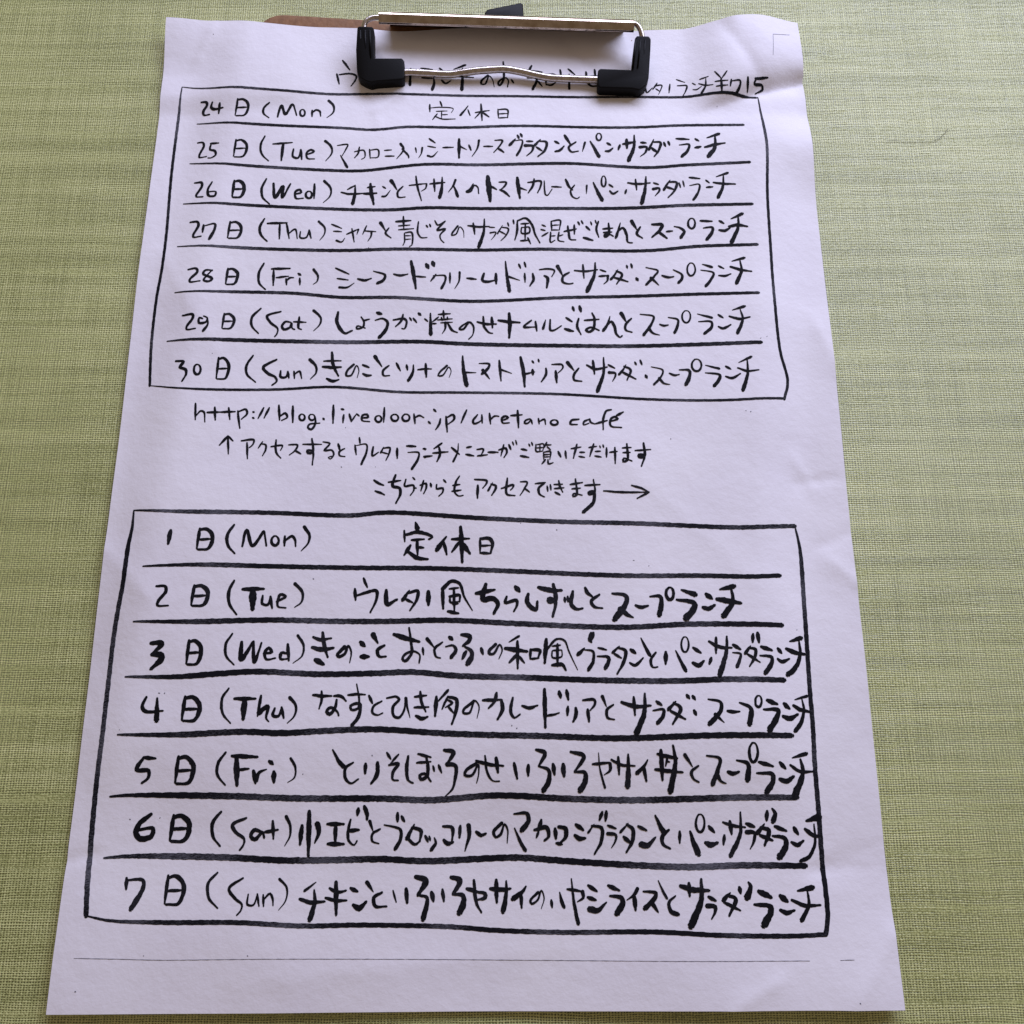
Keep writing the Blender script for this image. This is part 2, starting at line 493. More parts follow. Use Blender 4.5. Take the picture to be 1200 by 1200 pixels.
 ('row of the twenty-seventh, Thursday, salmon and shiso mixed rice lunch', """n90 -1811 1445 -1764 1443 -1754 1416 -1780 1352 -1778 1334 -1729 1336
n88 -1721 1416 -1722 1364
s96 -1717 1408 -1650 1419 -1649 1379 -1675 1314
n77 -1557 1436 -1564 1323
n93 -1558 1426 -1524 1434 -1489 1403 -1487 1359 -1505 1323 -1557 1319
n66 -1561 1373 -1487 1377
n84 -1348 1456 -1372 1398 -1362 1344 -1321 1298
n84 -1327 1423 -1207 1426
n72 -1251 1419 -1247 1315
n72 -1210 1426 -1187 1317
n60 -1190 1352 -1154 1382 -1137 1316
n60 -1121 1364 -1119 1322 -1084 1322 -1068 1375
n71 -1068 1375 -1053 1318
t72 -1012 1436 -972 1388 -973 1347 -999 1304
n59 -932 1416 -869 1387
n52 -918 1367 -868 1364
t66 -897 1302 -865 1292 -846 1320
n59 -836 1346 -765 1382
t52 -765 1379 -774 1343
n59 -806 1385 -788 1292
n52 -716 1405 -738 1346
n52 -730 1369 -658 1363
t66 -684 1363 -686 1333 -705 1297
t96 -632 1425 -598 1368
n66 -579 1388 -598 1351 -563 1319
n81 -537 1432 -445 1439
n66 -492 1468 -487 1383
n52 -520 1402 -450 1408
n52 -519 1375 -426 1383
n51 -482 1352 -480 1290 -489 1268
n59 -478 1354 -439 1357 -435 1270 -448 1260
n37 -479 1334 -443 1334
n37 -479 1308 -442 1311
n59 -398 1431 -401 1357 -379 1321 -343 1322
n66 -350 1406 -340 1393
n59 -329 1414 -322 1396
n52 -298 1440 -279 1409 -234 1438
n66 -234 1436 -281 1373 -233 1382 -264 1339 -257 1307 -239 1288
t59 -156 1404 -190 1353 -192 1340 -167 1347 -143 1399 -122 1374 -117 1325
n74 -93 1408 -29 1401 37 1405
n74 -61 1426 -51 1350
s103 7 1456 3 1363 -26 1263
n44 37 1400 71 1398
t52 44 1361 78 1365 67 1336 49 1313
s52 119 1414 89 1357
n52 112 1401 155 1391 142 1346 110 1309
n52 101 1373 137 1353
n59 151 1432 158 1409
n59 185 1453 190 1425
n72 211 1440 208 1368 195 1315
n72 211 1447 262 1466 300 1423 321 1353 349 1296
n60 233 1426 281 1430
n60 236 1397 236 1362 284 1366 284 1402 236 1401
n60 260 1426 258 1313
n60 230 1309 277 1313
n60 274 1331 292 1289
n60 363 1421 385 1411
n60 356 1389 382 1382
n60 362 1343 400 1368
n60 420 1448 423 1383
n60 420 1448 475 1456 470 1388
n48 423 1419 468 1424
n48 420 1387 467 1388
n60 416 1372 415 1301 441 1316
n48 419 1344 444 1348
n60 467 1373 463 1316 497 1307
n48 466 1345 492 1356
n72 499 1378 575 1398
n72 522 1418 527 1357
n72 563 1426 562 1361
n72 527 1393 536 1325 570 1322
n73 586 1448 595 1427
n73 608 1456 617 1435
n85 636 1417 658 1392
n96 618 1338 643 1331 675 1321
n60 665 1450 671 1428
n60 694 1461 700 1440
n72 713 1454 699 1397 713 1343
n72 740 1401 801 1408
n84 776 1441 774 1362 751 1347 749 1361 780 1365 802 1351
n72 743 1376 794 1380
s84 849 1444 832 1383 818 1341
n84 832 1387 864 1409 885 1362 892 1309 918 1305
t120 920 1455 949 1397
n84 972 1415 948 1369 982 1337
n108 1045 1432 1106 1428 1098 1400 1042 1344
n96 1082 1382 1133 1336
n72 1132 1382 1170 1386
s96 1181 1417 1219 1407 1243 1382 1232 1361 1219 1340
n72 1284 1472 1273 1459 1268 1438 1271 1418 1282 1405 1296 1405 1307 1419 1312 1439 1309 1460 1298 1473 1284 1472
n85 1345 1457 1418 1454
s108 1362 1407 1419 1411 1407 1365 1379 1329
n84 1463 1457 1490 1439
n96 1459 1393 1494 1389 1526 1407
s97 1537 1471 1609 1506
n108 1521 1418 1578 1428 1634 1417
s120 1582 1489 1577 1414 1530 1307"""),
 ('row of the twenty-eighth, Friday, seafood cream doria lunch', """n85 -1785 1104 -1734 1108 -1725 1086 -1767 1033 -1765 1017 -1703 1021
n80 -1636 1093 -1676 1095 -1689 1071 -1631 1037 -1650 1018 -1681 1025 -1663 1060 -1636 1096
n80 -1544 1110 -1549 1005
n96 -1545 1101 -1516 1108 -1485 1081 -1484 1040 -1499 1006 -1543 1001
n68 -1548 1052 -1483 1057
n81 -1330 1148 -1356 1081 -1348 1012 -1309 971
n82 -1281 1110 -1169 1113
n81 -1268 1099 -1264 999
n68 -1249 1051 -1176 1061
n68 -1190 1044 -1184 1003
n68 -1186 1030 -1166 1051 -1144 1051
n68 -1107 1048 -1104 1003
n82 -1118 1079 -1102 1068
t81 -1026 1106 -999 1065 -1001 1027 -1024 1007
n67 -893 1115 -811 1075
n59 -881 1046 -814 1036
t75 -865 987 -818 987 -777 1016
n84 -756 1043 -717 1033 -675 1045
s92 -663 1094 -591 1066 -601 1034 -636 1013
n76 -539 1073 -502 1063 -454 1072
n118 -436 1159 -418 1065 -403 976
n67 -407 1057 -346 1052
n126 -344 1139 -330 1112
n126 -306 1155 -296 1127
n67 -284 1070 -314 1025
s75 -300 1062 -228 1060 -227 1028 -249 976
n67 -199 1081 -198 1013
t67 -141 1087 -143 1029 -169 974
n75 -96 1047 -40 1041
n92 7 1082 -2 1034 30 1025 76 1038
n101 79 1081 81 1013
s109 137 1166 146 1072 161 964
t67 157 1062 224 1038
n68 218 1149 229 1121
n68 252 1162 261 1130
n67 254 1086 256 1026
n84 303 1085 307 1043 285 1001
n62 344 1113 391 1119 436 1109 419 1067
n96 374 1071 393 1058 387 990
t114 455 1138 484 1077
n79 525 1097 487 1068 486 1031 518 1019 547 1024
n70 558 1111 626 1107 699 1119
n70 610 1152 615 1060
s123 686 1166 679 1087 632 971
n62 715 1119 750 1106
n70 707 1074 761 1080
t79 761 1078 758 1046 734 1022
s79 823 1120 796 1075 779 1054
n79 814 1112 848 1089 813 1023
n79 796 1068 882 1039
n70 878 1149 882 1131
n79 905 1159 911 1133
n105 934 1062 943 1047
s79 995 1135 1067 1111 1044 1075 993 1018
t87 1023 1064 1069 1014
n79 1091 1079 1128 1066 1161 1071
s87 1161 1118 1213 1083 1209 1053 1189 1029
n61 1265 1163 1252 1146 1246 1120 1250 1093 1261 1077 1276 1078 1289 1094 1296 1121 1292 1147 1281 1163 1265 1163
s79 1341 1155 1398 1136
s88 1329 1115 1405 1096 1393 1059 1353 1004
n70 1439 1144 1470 1125
n79 1437 1077 1472 1074 1510 1088
s88 1523 1176 1600 1199
n96 1511 1138 1575 1116 1637 1105
s114 1573 1178 1577 1111 1540 1024"""),
 ('row of the twenty-ninth, Saturday, ginger pork and namul rice lunch', """n85 -1788 793 -1724 794 -1722 774 -1756 717 -1754 700 -1701 704
n78 -1664 767 -1682 773 -1682 739 -1641 747 -1638 775 -1659 784
s78 -1634 771 -1631 731 -1654 687
n72 -1540 806 -1546 710
n87 -1541 798 -1512 804 -1483 779 -1481 742 -1497 711 -1540 706
n61 -1544 753 -1481 758
n79 -1327 844 -1375 786 -1374 731 -1331 680
n80 -1207 825 -1287 794 -1263 751 -1218 711 -1222 678 -1233 661
n80 -1148 755 -1175 758 -1195 728 -1181 708 -1146 721 -1138 752 -1133 715 -1118 708
n80 -1095 789 -1094 715 -1078 708
n67 -1127 758 -1053 755
t80 -1012 833 -967 785 -970 742 -1005 699
n107 -865 823 -870 762 -839 701 -816 684 -777 701
n66 -726 792 -709 762 -712 726 -749 714 -747 732 -699 718
n66 -714 767 -675 777
n116 -632 820 -605 810
s108 -641 769 -600 781 -566 755 -579 701 -613 657
n75 -533 771 -467 777 -453 760 -465 712 -480 714
n75 -476 806 -484 767 -518 727
n66 -436 784 -424 765
n66 -414 781 -393 752
n100 -383 813 -370 800
n66 -345 776 -327 759
n58 -263 787 -298 756
s107 -312 812 -307 674
n66 -300 744 -276 744
n66 -264 804 -193 809
n66 -235 829 -230 776
n58 -267 768 -181 775
n58 -246 785 -241 763
n58 -210 787 -210 768
n50 -249 749 -179 753
t74 -221 751 -222 710 -239 678
n74 -207 746 -180 700 -149 685
n66 -86 756 -132 719 -138 707 -114 707 -77 754 -53 722 -59 667 -81 642
n83 -31 756 20 742 82 742
n74 4 791 11 722 42 684 60 681
n91 55 786 60 718
n99 95 767 152 757 223 753
n116 159 814 163 735 159 652
n74 292 768 247 724 313 724
n74 316 761 324 697
s77 377 771 361 712
n69 405 774 406 702 425 702 471 733
n78 500 788 536 762
n95 491 713 512 705 542 698
n87 541 862 549 836
n104 583 868 591 831
n78 576 784 565 732 587 676
n69 610 772 698 781
n86 658 822 671 783 659 710 633 694 618 707 650 726 696 706
s87 764 801 748 748 721 704
n86 745 743 772 767 789 736 799 684 821 661 833 672
t121 834 823 860 768
n78 893 789 856 745 857 711 893 696
s86 947 818 1027 802 1011 750 962 678
t86 996 725 1017 691 1058 678
n69 1062 750 1084 740 1112 745
s86 1115 796 1171 780 1169 743 1148 693
n60 1217 839 1204 824 1198 800 1201 776 1213 761 1229 761 1242 776 1248 800 1245 825 1233 839 1217 839
s78 1291 817 1376 791
s95 1295 766 1372 763 1370 728 1326 686
n78 1415 811 1443 790
n86 1412 732 1438 719 1486 744
s86 1502 841 1577 866
n86 1481 800 1539 782 1604 794
s103 1550 843 1560 781 1523 688"""),
 ('row of the thirtieth, Sunday, mushroom and tuna tomato doria lunch', """n93 -1802 499 -1754 492 -1773 457 -1737 442 -1731 409 -1751 367
n77 -1677 473 -1686 461 -1687 441 -1682 422 -1671 411 -1659 411 -1651 424 -1649 443 -1654 462 -1665 473 -1677 473
n76 -1550 519 -1554 388
n92 -1551 508 -1522 517 -1491 482 -1488 430 -1503 388 -1548 383
n65 -1553 447 -1488 452
n77 -1352 538 -1386 471 -1379 417 -1325 367
n91 -1213 513 -1287 463 -1258 424 -1214 401 -1203 375 -1228 349
n78 -1184 441 -1181 401 -1151 401 -1142 437
n78 -1142 437 -1133 395
n65 -1106 438 -1100 392
n65 -1099 421 -1073 438 -1058 392
t91 -1017 513 -978 469 -976 428 -1007 388
n64 -934 503 -884 505 -832 505
n97 -939 467 -882 462 -830 465
n97 -889 560 -878 481 -844 408
n96 -911 391 -877 375 -841 384
t72 -757 481 -794 440 -797 410 -771 410 -739 475 -725 446 -733 396
n81 -704 479 -666 462
n88 -700 422 -677 410 -651 412
t105 -634 533 -590 466
n72 -549 473 -583 440 -577 409 -543 409
n73 -506 489 -480 439
n73 -445 476 -439 443
s97 -405 476 -406 430 -431 376
n64 -378 444 -337 449 -298 448
n88 -333 482 -327 396
t64 -207 469 -247 428 -258 405 -232 405 -196 459 -182 434 -193 392
s128 -116 531 -109 440 -90 342
t64 -102 425 -35 423
s88 -18 483 41 479 35 452 0 416
t96 4 440 44 383
n80 100 503 111 371
t64 108 445 174 419
n113 226 525 243 429 249 334
t72 247 415 310 429
n65 294 501 304 487
n67 331 511 335 494
n92 296 444 298 411
n75 375 453 375 413 347 366
n59 410 478 471 476 475 457 447 424
n92 432 436 437 361
t109 503 491 540 439
n75 568 454 540 414 539 379 584 370
n84 616 475 665 450 736 464
n84 653 505 660 418
s109 717 526 714 428 674 307
n67 743 479 781 457
t84 746 429 784 424 781 402 764 372
s76 848 480 826 442 805 417
n76 836 470 874 449 851 381
n75 817 437 903 388
n67 901 498 909 480
n67 933 511 943 481
n92 961 413 969 396
s67 997 468 1064 446 1053 406 1008 354
t83 1041 394 1065 362 1102 354
n67 1102 426 1130 413 1160 418
s109 1162 448 1220 443 1218 400 1195 354
n67 1258 516 1243 501 1237 477 1241 454 1255 440 1272 440 1287 455 1294 478 1289 502 1276 516 1258 516
s75 1317 477 1397 455
s100 1314 428 1399 413 1385 374 1361 344
n84 1437 470 1465 452
n84 1433 405 1466 393 1520 423
s76 1516 495 1592 532
n75 1507 460 1562 440 1631 448
s109 1567 510 1563 424 1528 317"""),
 ('handwritten web address line between the two tables', """n68 -1658 227 -1650 125
n60 -1650 148 -1623 180 -1605 173 -1594 111
n77 -1586 171 -1509 174
n77 -1546 204 -1536 124
n77 -1505 174 -1427 178
n68 -1466 202 -1453 128
n68 -1412 183 -1403 129 -1391 74
n68 -1407 178 -1367 194 -1358 166 -1387 131
n69 -1325 179 -1318 174
n68 -1324 142 -1315 137
n68 -1265 205 -1292 137
n69 -1233 205 -1258 140
n77 -1179 221 -1168 128
n69 -1169 150 -1139 171 -1125 146 -1156 125
n77 -1098 216 -1091 113
n69 -1047 165 -1054 157 -1056 146 -1052 134 -1044 127 -1034 127 -1026 134 -1024 146 -1028 158 -1037 165 -1047 165
n60 -990 164 -998 157 -1000 146 -996 135 -987 128 -976 128 -968 135 -966 146 -970 157 -979 164 -990 164
n69 -965 149 -960 111 -982 69 -1002 81 -994 101 -935 109
n78 -918 139 -911 131
n77 -863 222 -859 109
n69 -800 162 -802 112
n69 -816 199 -801 194
n69 -768 167 -754 119
n52 -754 119 -726 169
n60 -724 167 -710 154
n69 -697 142 -658 147 -666 164 -691 159 -692 127 -648 119
n69 -605 155 -614 148 -617 136 -612 125 -603 117 -591 118 -583 125 -580 137 -584 148 -593 156 -605 155
n69 -566 206 -567 116
n69 -511 163 -521 156 -525 143 -520 131 -509 123 -496 123 -486 131 -483 143 -488 156 -498 163 -511 163
n69 -446 164 -456 155 -460 142 -455 129 -445 121 -432 121 -422 129 -418 142 -423 156 -434 164 -446 164
n69 -393 164 -385 105
n61 -386 142 -361 154 -335 141
n69 -308 116 -296 103
n69 -279 192 -265 177
n69 -239 132 -245 98 -265 66
n69 -207 146 -198 50
n69 -200 141 -166 156 -158 131 -192 99
n69 -88 185 -119 106
n69 -25 155 -50 118 -45 100 -23 105 0 122
n60 0 155 3 103
n69 44 164 51 98
n60 51 125 74 147 99 145
n69 120 120 152 137 138 147 117 135 120 105 159 105
n69 168 150 233 155
n77 207 182 212 75
n60 278 130 253 120 246 103 267 103 283 127
n60 283 127 292 98
n60 327 132 331 98
n60 333 113 361 127 368 95
n69 412 123 402 117 398 107 402 98 412 92 425 92 435 98 439 108 435 117 425 123 412 123
n69 561 128 518 120 510 98 551 95
n60 621 129 589 111 588 93 618 103
n61 624 131 628 109 655 99
n69 751 191 723 183 703 135 700 64
n69 658 101 725 122
n70 746 118 788 134 770 146 744 128 745 88 807 79
n79 780 154 820 177"""),
 ('handwritten note under the web address beginning with an up arrow', """n67 -1455 26 -1443 -84
n76 -1455 26 -1498 -31
n59 -1453 26 -1423 -5
n68 -1376 -3 -1306 3 -1310 -27 -1327 -44
n67 -1343 -15 -1333 -112
n51 -1255 -7 -1277 -48
n59 -1263 -21 -1236 -26 -1235 -60 -1249 -94
n60 -1205 -38 -1140 -31 -1149 -60
n68 -1179 4 -1173 -72 -1144 -108
n60 -1104 -26 -1054 -28 -1065 -60 -1097 -89
n68 -1068 -60 -1032 -82
n60 -1024 -23 -917 -23
n77 -974 12 -965 -72 -991 -77 -995 -60 -965 -67 -962 -149
n60 -909 -8 -870 -18 -899 -60 -856 -59 -844 -84 -862 -113 -874 -103 -856 -96
n77 -822 -20 -811 -57
n60 -784 -49 -813 -69 -811 -91 -779 -98
n60 -703 20 -697 -17
n60 -726 -27 -716 -86
s68 -719 -30 -662 -22 -656 -59 -684 -144
n68 -621 -37 -623 -93 -590 -71
s60 -561 -39 -576 -73
n60 -566 -47 -525 -44 -530 -83 -545 -120
n51 -569 -71 -535 -81
n77 -484 -47 -481 -108
n77 -429 -33 -377 -36
s77 -421 -72 -359 -75 -361 -109 -395 -173
n60 -330 -48 -321 -58
n68 -327 -102 -318 -104
n68 -334 -51 -318 -53
n68 -330 -99 -282 -95
n68 -227 -18 -272 -51
n68 -278 -78 -192 -71
n77 -243 -44 -237 -88 -254 -129
s60 -133 -21 -137 -74 -161 -130
n68 -172 -45 -126 -87
n68 -85 -46 -58 -41
n68 -89 -87 -44 -97
n60 -26 -58 11 -56 -3 -94
n60 -23 -97 34 -90
n68 38 -75 95 -75
n68 99 -61 138 -51 145 -75 129 -106
n60 127 -29 111 -97
n68 156 -29 168 -58
n51 177 -12 184 -32
n51 195 -3 202 -29
n68 227 -56 259 -63
n68 222 -97 270 -106
n51 270 -25 277 -39
n51 286 -15 293 -34
n51 311 -27 313 -70 350 -68
n43 318 -29 355 -25 350 -68
n43 314 -49 350 -46
n43 334 -30 334 -68
n60 373 -15 359 -46
n51 366 -32 398 -30
n51 375 -42 395 -61
n51 354 -75 356 -119
n51 354 -75 393 -71 390 -119
n43 356 -90 390 -87
n43 356 -104 390 -102
n60 365 -119 344 -145
n60 379 -119 381 -145 408 -138
n77 438 -71 452 -104
n68 479 -68 483 -112
n60 512 -54 569 -44
n68 546 -27 524 -112
n60 561 -76 589 -76
n60 556 -100 588 -107
n60 614 -47 658 -40
n68 642 -25 618 -100
n60 650 -71 680 -69
n60 647 -98 683 -105
n51 676 -37 680 -49
n51 695 -30 699 -47
n68 715 -49 713 -105
n60 732 -76 776 -70
n68 763 -46 762 -143
n61 806 -48 857 -44
n60 808 -77 851 -74
n77 833 -22 831 -123 808 -131 813 -111 858 -127
n61 879 -63 970 -54
n86 930 -15 931 -96 901 -102 901 -87 931 -91 912 -157"""),
 ('handwritten note with a long arrow pointing right', """n82 -608 -240 -573 -263 -553 -270
n73 -599 -304 -569 -315 -546 -327
n74 -526 -252 -457 -242
n90 -487 -209 -501 -275 -462 -287 -457 -322 -480 -376
n65 -428 -235 -433 -275 -384 -271 -381 -299 -400 -330
n57 -389 -224 -376 -238
n49 -372 -285 -367 -290
n65 -346 -271 -313 -260 -312 -288 -325 -321
n65 -327 -243 -341 -304
n74 -288 -260 -283 -281
n65 -252 -267 -253 -293 -217 -289 -217 -312 -239 -336
n65 -214 -239 -200 -256
n65 -161 -273 -121 -268
n65 -165 -308 -114 -301
n65 -124 -218 -144 -254 -150 -313 -127 -336 -102 -332
n65 -38 -238 32 -247 25 -269 8 -290
n81 -20 -273 -21 -349
s65 64 -257 39 -304
n73 55 -266 82 -276 77 -302 59 -332
n65 113 -292 183 -271 176 -290 165 -301
n73 147 -231 145 -325 190 -334
n57 221 -252 260 -254 246 -289 219 -332
n57 242 -289 273 -313
n57 305 -263 363 -256
n73 357 -261 325 -289 329 -325 356 -341
n57 372 -277 376 -308
n57 390 -268 394 -301
n57 411 -268 460 -266
n57 413 -292 467 -287
n65 438 -245 444 -277 460 -313
n73 417 -313 444 -329
n65 503 -268 573 -256
n57 512 -294 561 -289
n65 533 -235 538 -329 518 -338 520 -322 569 -331
n66 586 -273 672 -268
s98 635 -238 640 -313 610 -327 606 -315 635 -310 632 -371 574 -429
n66 692 -305 791 -312 949 -311
n66 851 -272 905 -288 949 -311
n66 949 -311 880 -348"""),
 ('row of the first, Monday, closed day', """n128 -1721 -540 -1728 -616
n92 -1560 -529 -1567 -644
n111 -1561 -538 -1526 -531 -1490 -562 -1487 -608 -1506 -645 -1560 -649
n78 -1565 -593 -1487 -589
n92 -1373 -507 -1405 -566 -1397 -625 -1357 -671
n92 -1318 -630 -1308 -551 -1300 -536 -1263 -627 -1212 -550 -1207 -543 -1187 -626
n81 -1149 -570 -1158 -581 -1161 -597 -1156 -613 -1145 -623 -1133 -623 -1124 -612 -1121 -596 -1126 -580 -1137 -570 -1149 -570
n81 -1089 -570 -1088 -626
n81 -1085 -596 -1050 -569 -1031 -593 -1026 -628
t92 -985 -516 -954 -563 -957 -607 -994 -654
s129 -367 -487 -355 -525
n70 -429 -534 -424 -598
n105 -422 -560 -351 -543 -271 -572 -290 -584
n82 -387 -589 -316 -584
n93 -356 -584 -351 -674
n82 -349 -630 -318 -633
n104 -392 -619 -425 -674
n116 -403 -657 -348 -692 -294 -697
s129 -193 -570 -213 -597 -244 -645
n93 -207 -602 -189 -672
n93 -162 -585 -65 -582
n128 -114 -515 -107 -620 -103 -716
n93 -119 -600 -161 -657
n128 -105 -606 -61 -667
n70 -5 -580 -4 -664
n105 -2 -583 49 -583 64 -606 55 -664
n70 -2 -624 52 -621
n81 -4 -664 55 -667"""),
 ('row of the second, Tuesday, scattered sushi and soup lunch', """n90 -1768 -855 -1721 -855 -1713 -881 -1751 -940 -1752 -960 -1694 -962
n96 -1562 -850 -1570 -958
n116 -1563 -859 -1526 -852 -1488 -881 -1486 -924 -1506 -959 -1563 -963
n82 -1567 -910 -1486 -906
n90 -1348 -823 -1372 -883 -1363 -954 -1321 -1010
n125 -1298 -871 -1185 -868
n191 -1243 -871 -1238 -981
n79 -1188 -905 -1187 -950 -1157 -955 -1146 -910
n90 -1146 -910 -1133 -975
n79 -1111 -938 -1063 -910 -1094 -899 -1105 -938 -1101 -966 -1059 -972
t91 -1017 -839 -975 -884 -975 -938 -1012 -969
n80 -644 -806 -622 -857
n91 -689 -866 -683 -928
n91 -679 -903 -571 -877 -569 -922 -600 -996
n126 -518 -873 -510 -950 -458 -924
s103 -391 -873 -426 -927
n92 -402 -890 -346 -876 -348 -921 -385 -984
n80 -415 -919 -372 -941
n138 -287 -879 -285 -953
n103 -209 -865 -204 -975
t104 -209 -865 -161 -822 -116 -836 -90 -908 -44 -985
n69 -172 -865 -121 -859
n92 -171 -907 -115 -902 -115 -936
n69 -168 -910 -165 -939 -118 -936
n80 -147 -865 -142 -995
n103 -178 -990 -120 -1001
n80 -151 -950 -123 -947
n127 -25 -891 76 -871
n149 28 -840 14 -922 73 -920 95 -951 73 -1002
n138 191 -854 213 -880
n92 143 -909 135 -943 196 -929 199 -958 182 -991
n126 261 -895 255 -940 302 -983 311 -937
n138 318 -858 388 -875 444 -875
n126 399 -841 410 -923 376 -937 373 -923 409 -937 394 -1020
n80 460 -915 463 -940
n80 477 -909 479 -938
n114 506 -881 496 -952 526 -980 557 -975
n103 574 -861 587 -890 612 -910
n92 651 -899 605 -938 624 -967 666 -975
s161 722 -893 797 -907 793 -953 731 -1035
t160 764 -981 802 -1012 832 -1026
n103 848 -959 876 -970 916 -961
s138 929 -910 986 -910 989 -953 975 -1012
n93 1034 -860 1023 -873 1018 -893 1021 -913 1031 -925 1044 -925 1055 -912 1060 -892 1057 -872 1047 -859 1034 -860
s139 1104 -872 1179 -898
s173 1075 -927 1170 -946 1165 -980 1120 -1029
n139 1239 -895 1269 -920
n127 1217 -969 1245 -977 1283 -957
s139 1317 -869 1395 -851
n150 1297 -923 1366 -935 1427 -946
s150 1380 -866 1383 -938 1327 -1017"""),
 ('row of the third, Wednesday, mushroom and tofu Japanese gratin lunch', """n142 -1768 -1165 -1710 -1165 -1757 -1225
n163 -1757 -1225 -1707 -1228 -1708 -1253 -1756 -1301
n98 -1564 -1150 -1569 -1274
n117 -1564 -1160 -1533 -1152 -1499 -1186 -1497 -1235 -1513 -1275 -1562 -1279
n83 -1567 -1218 -1497 -1215
n75 -1335 -1114 -1366 -1172 -1358 -1235 -1314 -1281
n129 -1282 -1160 -1278 -1251 -1220 -1157
n96 -1220 -1157 -1207 -1267 -1176 -1163
n86 -1161 -1221 -1118 -1212 -1136 -1190 -1156 -1218 -1145 -1251 -1097 -1245
n86 -1036 -1220 -1066 -1217 -1069 -1250 -1034 -1248
n97 -1036 -1170 -1025 -1258
t75 -985 -1123 -951 -1176 -956 -1232 -1002 -1272
n98 -902 -1131 -865 -1145 -805 -1137
n130 -904 -1187 -849 -1198 -791 -1189
n108 -853 -1106 -842 -1170 -819 -1239
n151 -884 -1253 -839 -1277
t97 -731 -1183 -767 -1228 -756 -1236 -729 -1222 -712 -1178 -694 -1211 -700 -1269
n141 -647 -1158 -624 -1178
n141 -641 -1236 -600 -1236
t141 -580 -1117 -553 -1164
n97 -517 -1175 -555 -1202 -542 -1235 -507 -1235
n135 -468 -1115 -408 -1135 -331 -1155
n80 -387 -1079 -375 -1157 -370 -1217 -404 -1259 -418 -1247 -405 -1223 -356 -1207 -326 -1227 -328 -1269
n67 -311 -1187 -306 -1225
t94 -288 -1139 -247 -1189
n74 -205 -1158 -246 -1193 -236 -1237 -214 -1243
n122 -168 -1130 -151 -1144
s101 -187 -1182 -147 -1176 -131 -1198 -156 -1240
n122 -102 -1118 -57 -1126 -59 -1148 -93 -1178
s135 -87 -1180 -47 -1208 -46 -1238 -68 -1274
n108 -76 -1208 -96 -1248
n101 5 -1191 15 -1223
t87 83 -1171 47 -1209 53 -1223 73 -1221 105 -1173 119 -1199 101 -1249
s68 155 -1159 209 -1127
n128 135 -1193 193 -1201 253 -1210
n94 201 -1154 202 -1301
n94 199 -1225 157 -1269
n74 209 -1235 238 -1271
n81 271 -1198 270 -1250
n94 271 -1200 322 -1206 312 -1244
n67 272 -1250 316 -1246
n121 357 -1144 347 -1272
t67 362 -1196 413 -1144 453 -1150 482 -1220 523 -1310
n61 389 -1182 433 -1176
n54 388 -1208 388 -1242 439 -1238 440 -1204
n54 390 -1206 438 -1202
n80 417 -1170 415 -1290
n107 387 -1284 441 -1282 460 -1310
s107 562 -1193 527 -1227
s94 556 -1201 607 -1211 608 -1261 581 -1310
n94 587 -1141 601 -1161
n94 600 -1110 587 -1151
n108 612 -1110 599 -1151
n67 636 -1191 681 -1203
s107 630 -1237 690 -1243 689 -1267 672 -1301
s81 751 -1183 714 -1217
n94 743 -1191 782 -1207 774 -1261 734 -1332
n74 720 -1223 759 -1247
n108 811 -1201 836 -1221
n87 804 -1273 831 -1287 876 -1247
s94 869 -1139 893 -1193 913 -1232
n81 946 -1217 916 -1261 926 -1297 952 -1295
n114 1000 -1215 996 -1279
s101 1054 -1207 1077 -1261 1102 -1315
n61 1102 -1133 1092 -1149 1086 -1174 1089 -1198 1098 -1213 1111 -1213 1122 -1197 1127 -1172 1124 -1148 1115 -1133 1102 -1133
n102 1150 -1191 1190 -1219
n122 1143 -1273 1172 -1287 1203 -1263
n95 1245 -1245 1232 -1279
n102 1238 -1157 1293 -1187 1359 -1191
n88 1278 -1135 1272 -1221
s135 1337 -1129 1329 -1211 1284 -1340
n108 1368 -1175 1406 -1199
s95 1363 -1217 1406 -1225 1400 -1251 1381 -1293
s95 1462 -1181 1431 -1221
n88 1451 -1191 1488 -1201 1481 -1241 1449 -1291
n82 1438 -1223 1507 -1269
n95 1481 -1116 1475 -1161
n117 1506 -1110 1510 -1161
n114 1520 -1185 1579 -1204
s128 1510 -1233 1576 -1242 1568 -1280 1533 -1326
n116 1614 -1193 1633 -1216
n102 1609 -1249 1629 -1264 1676 -1247
s117 1687 -1152 1756 -1131
n125 1663 -1193 1714 -1212 1769 -1220
s131 1742 -1144 1741 -1225 1706 -1296 1660 -1333"""),
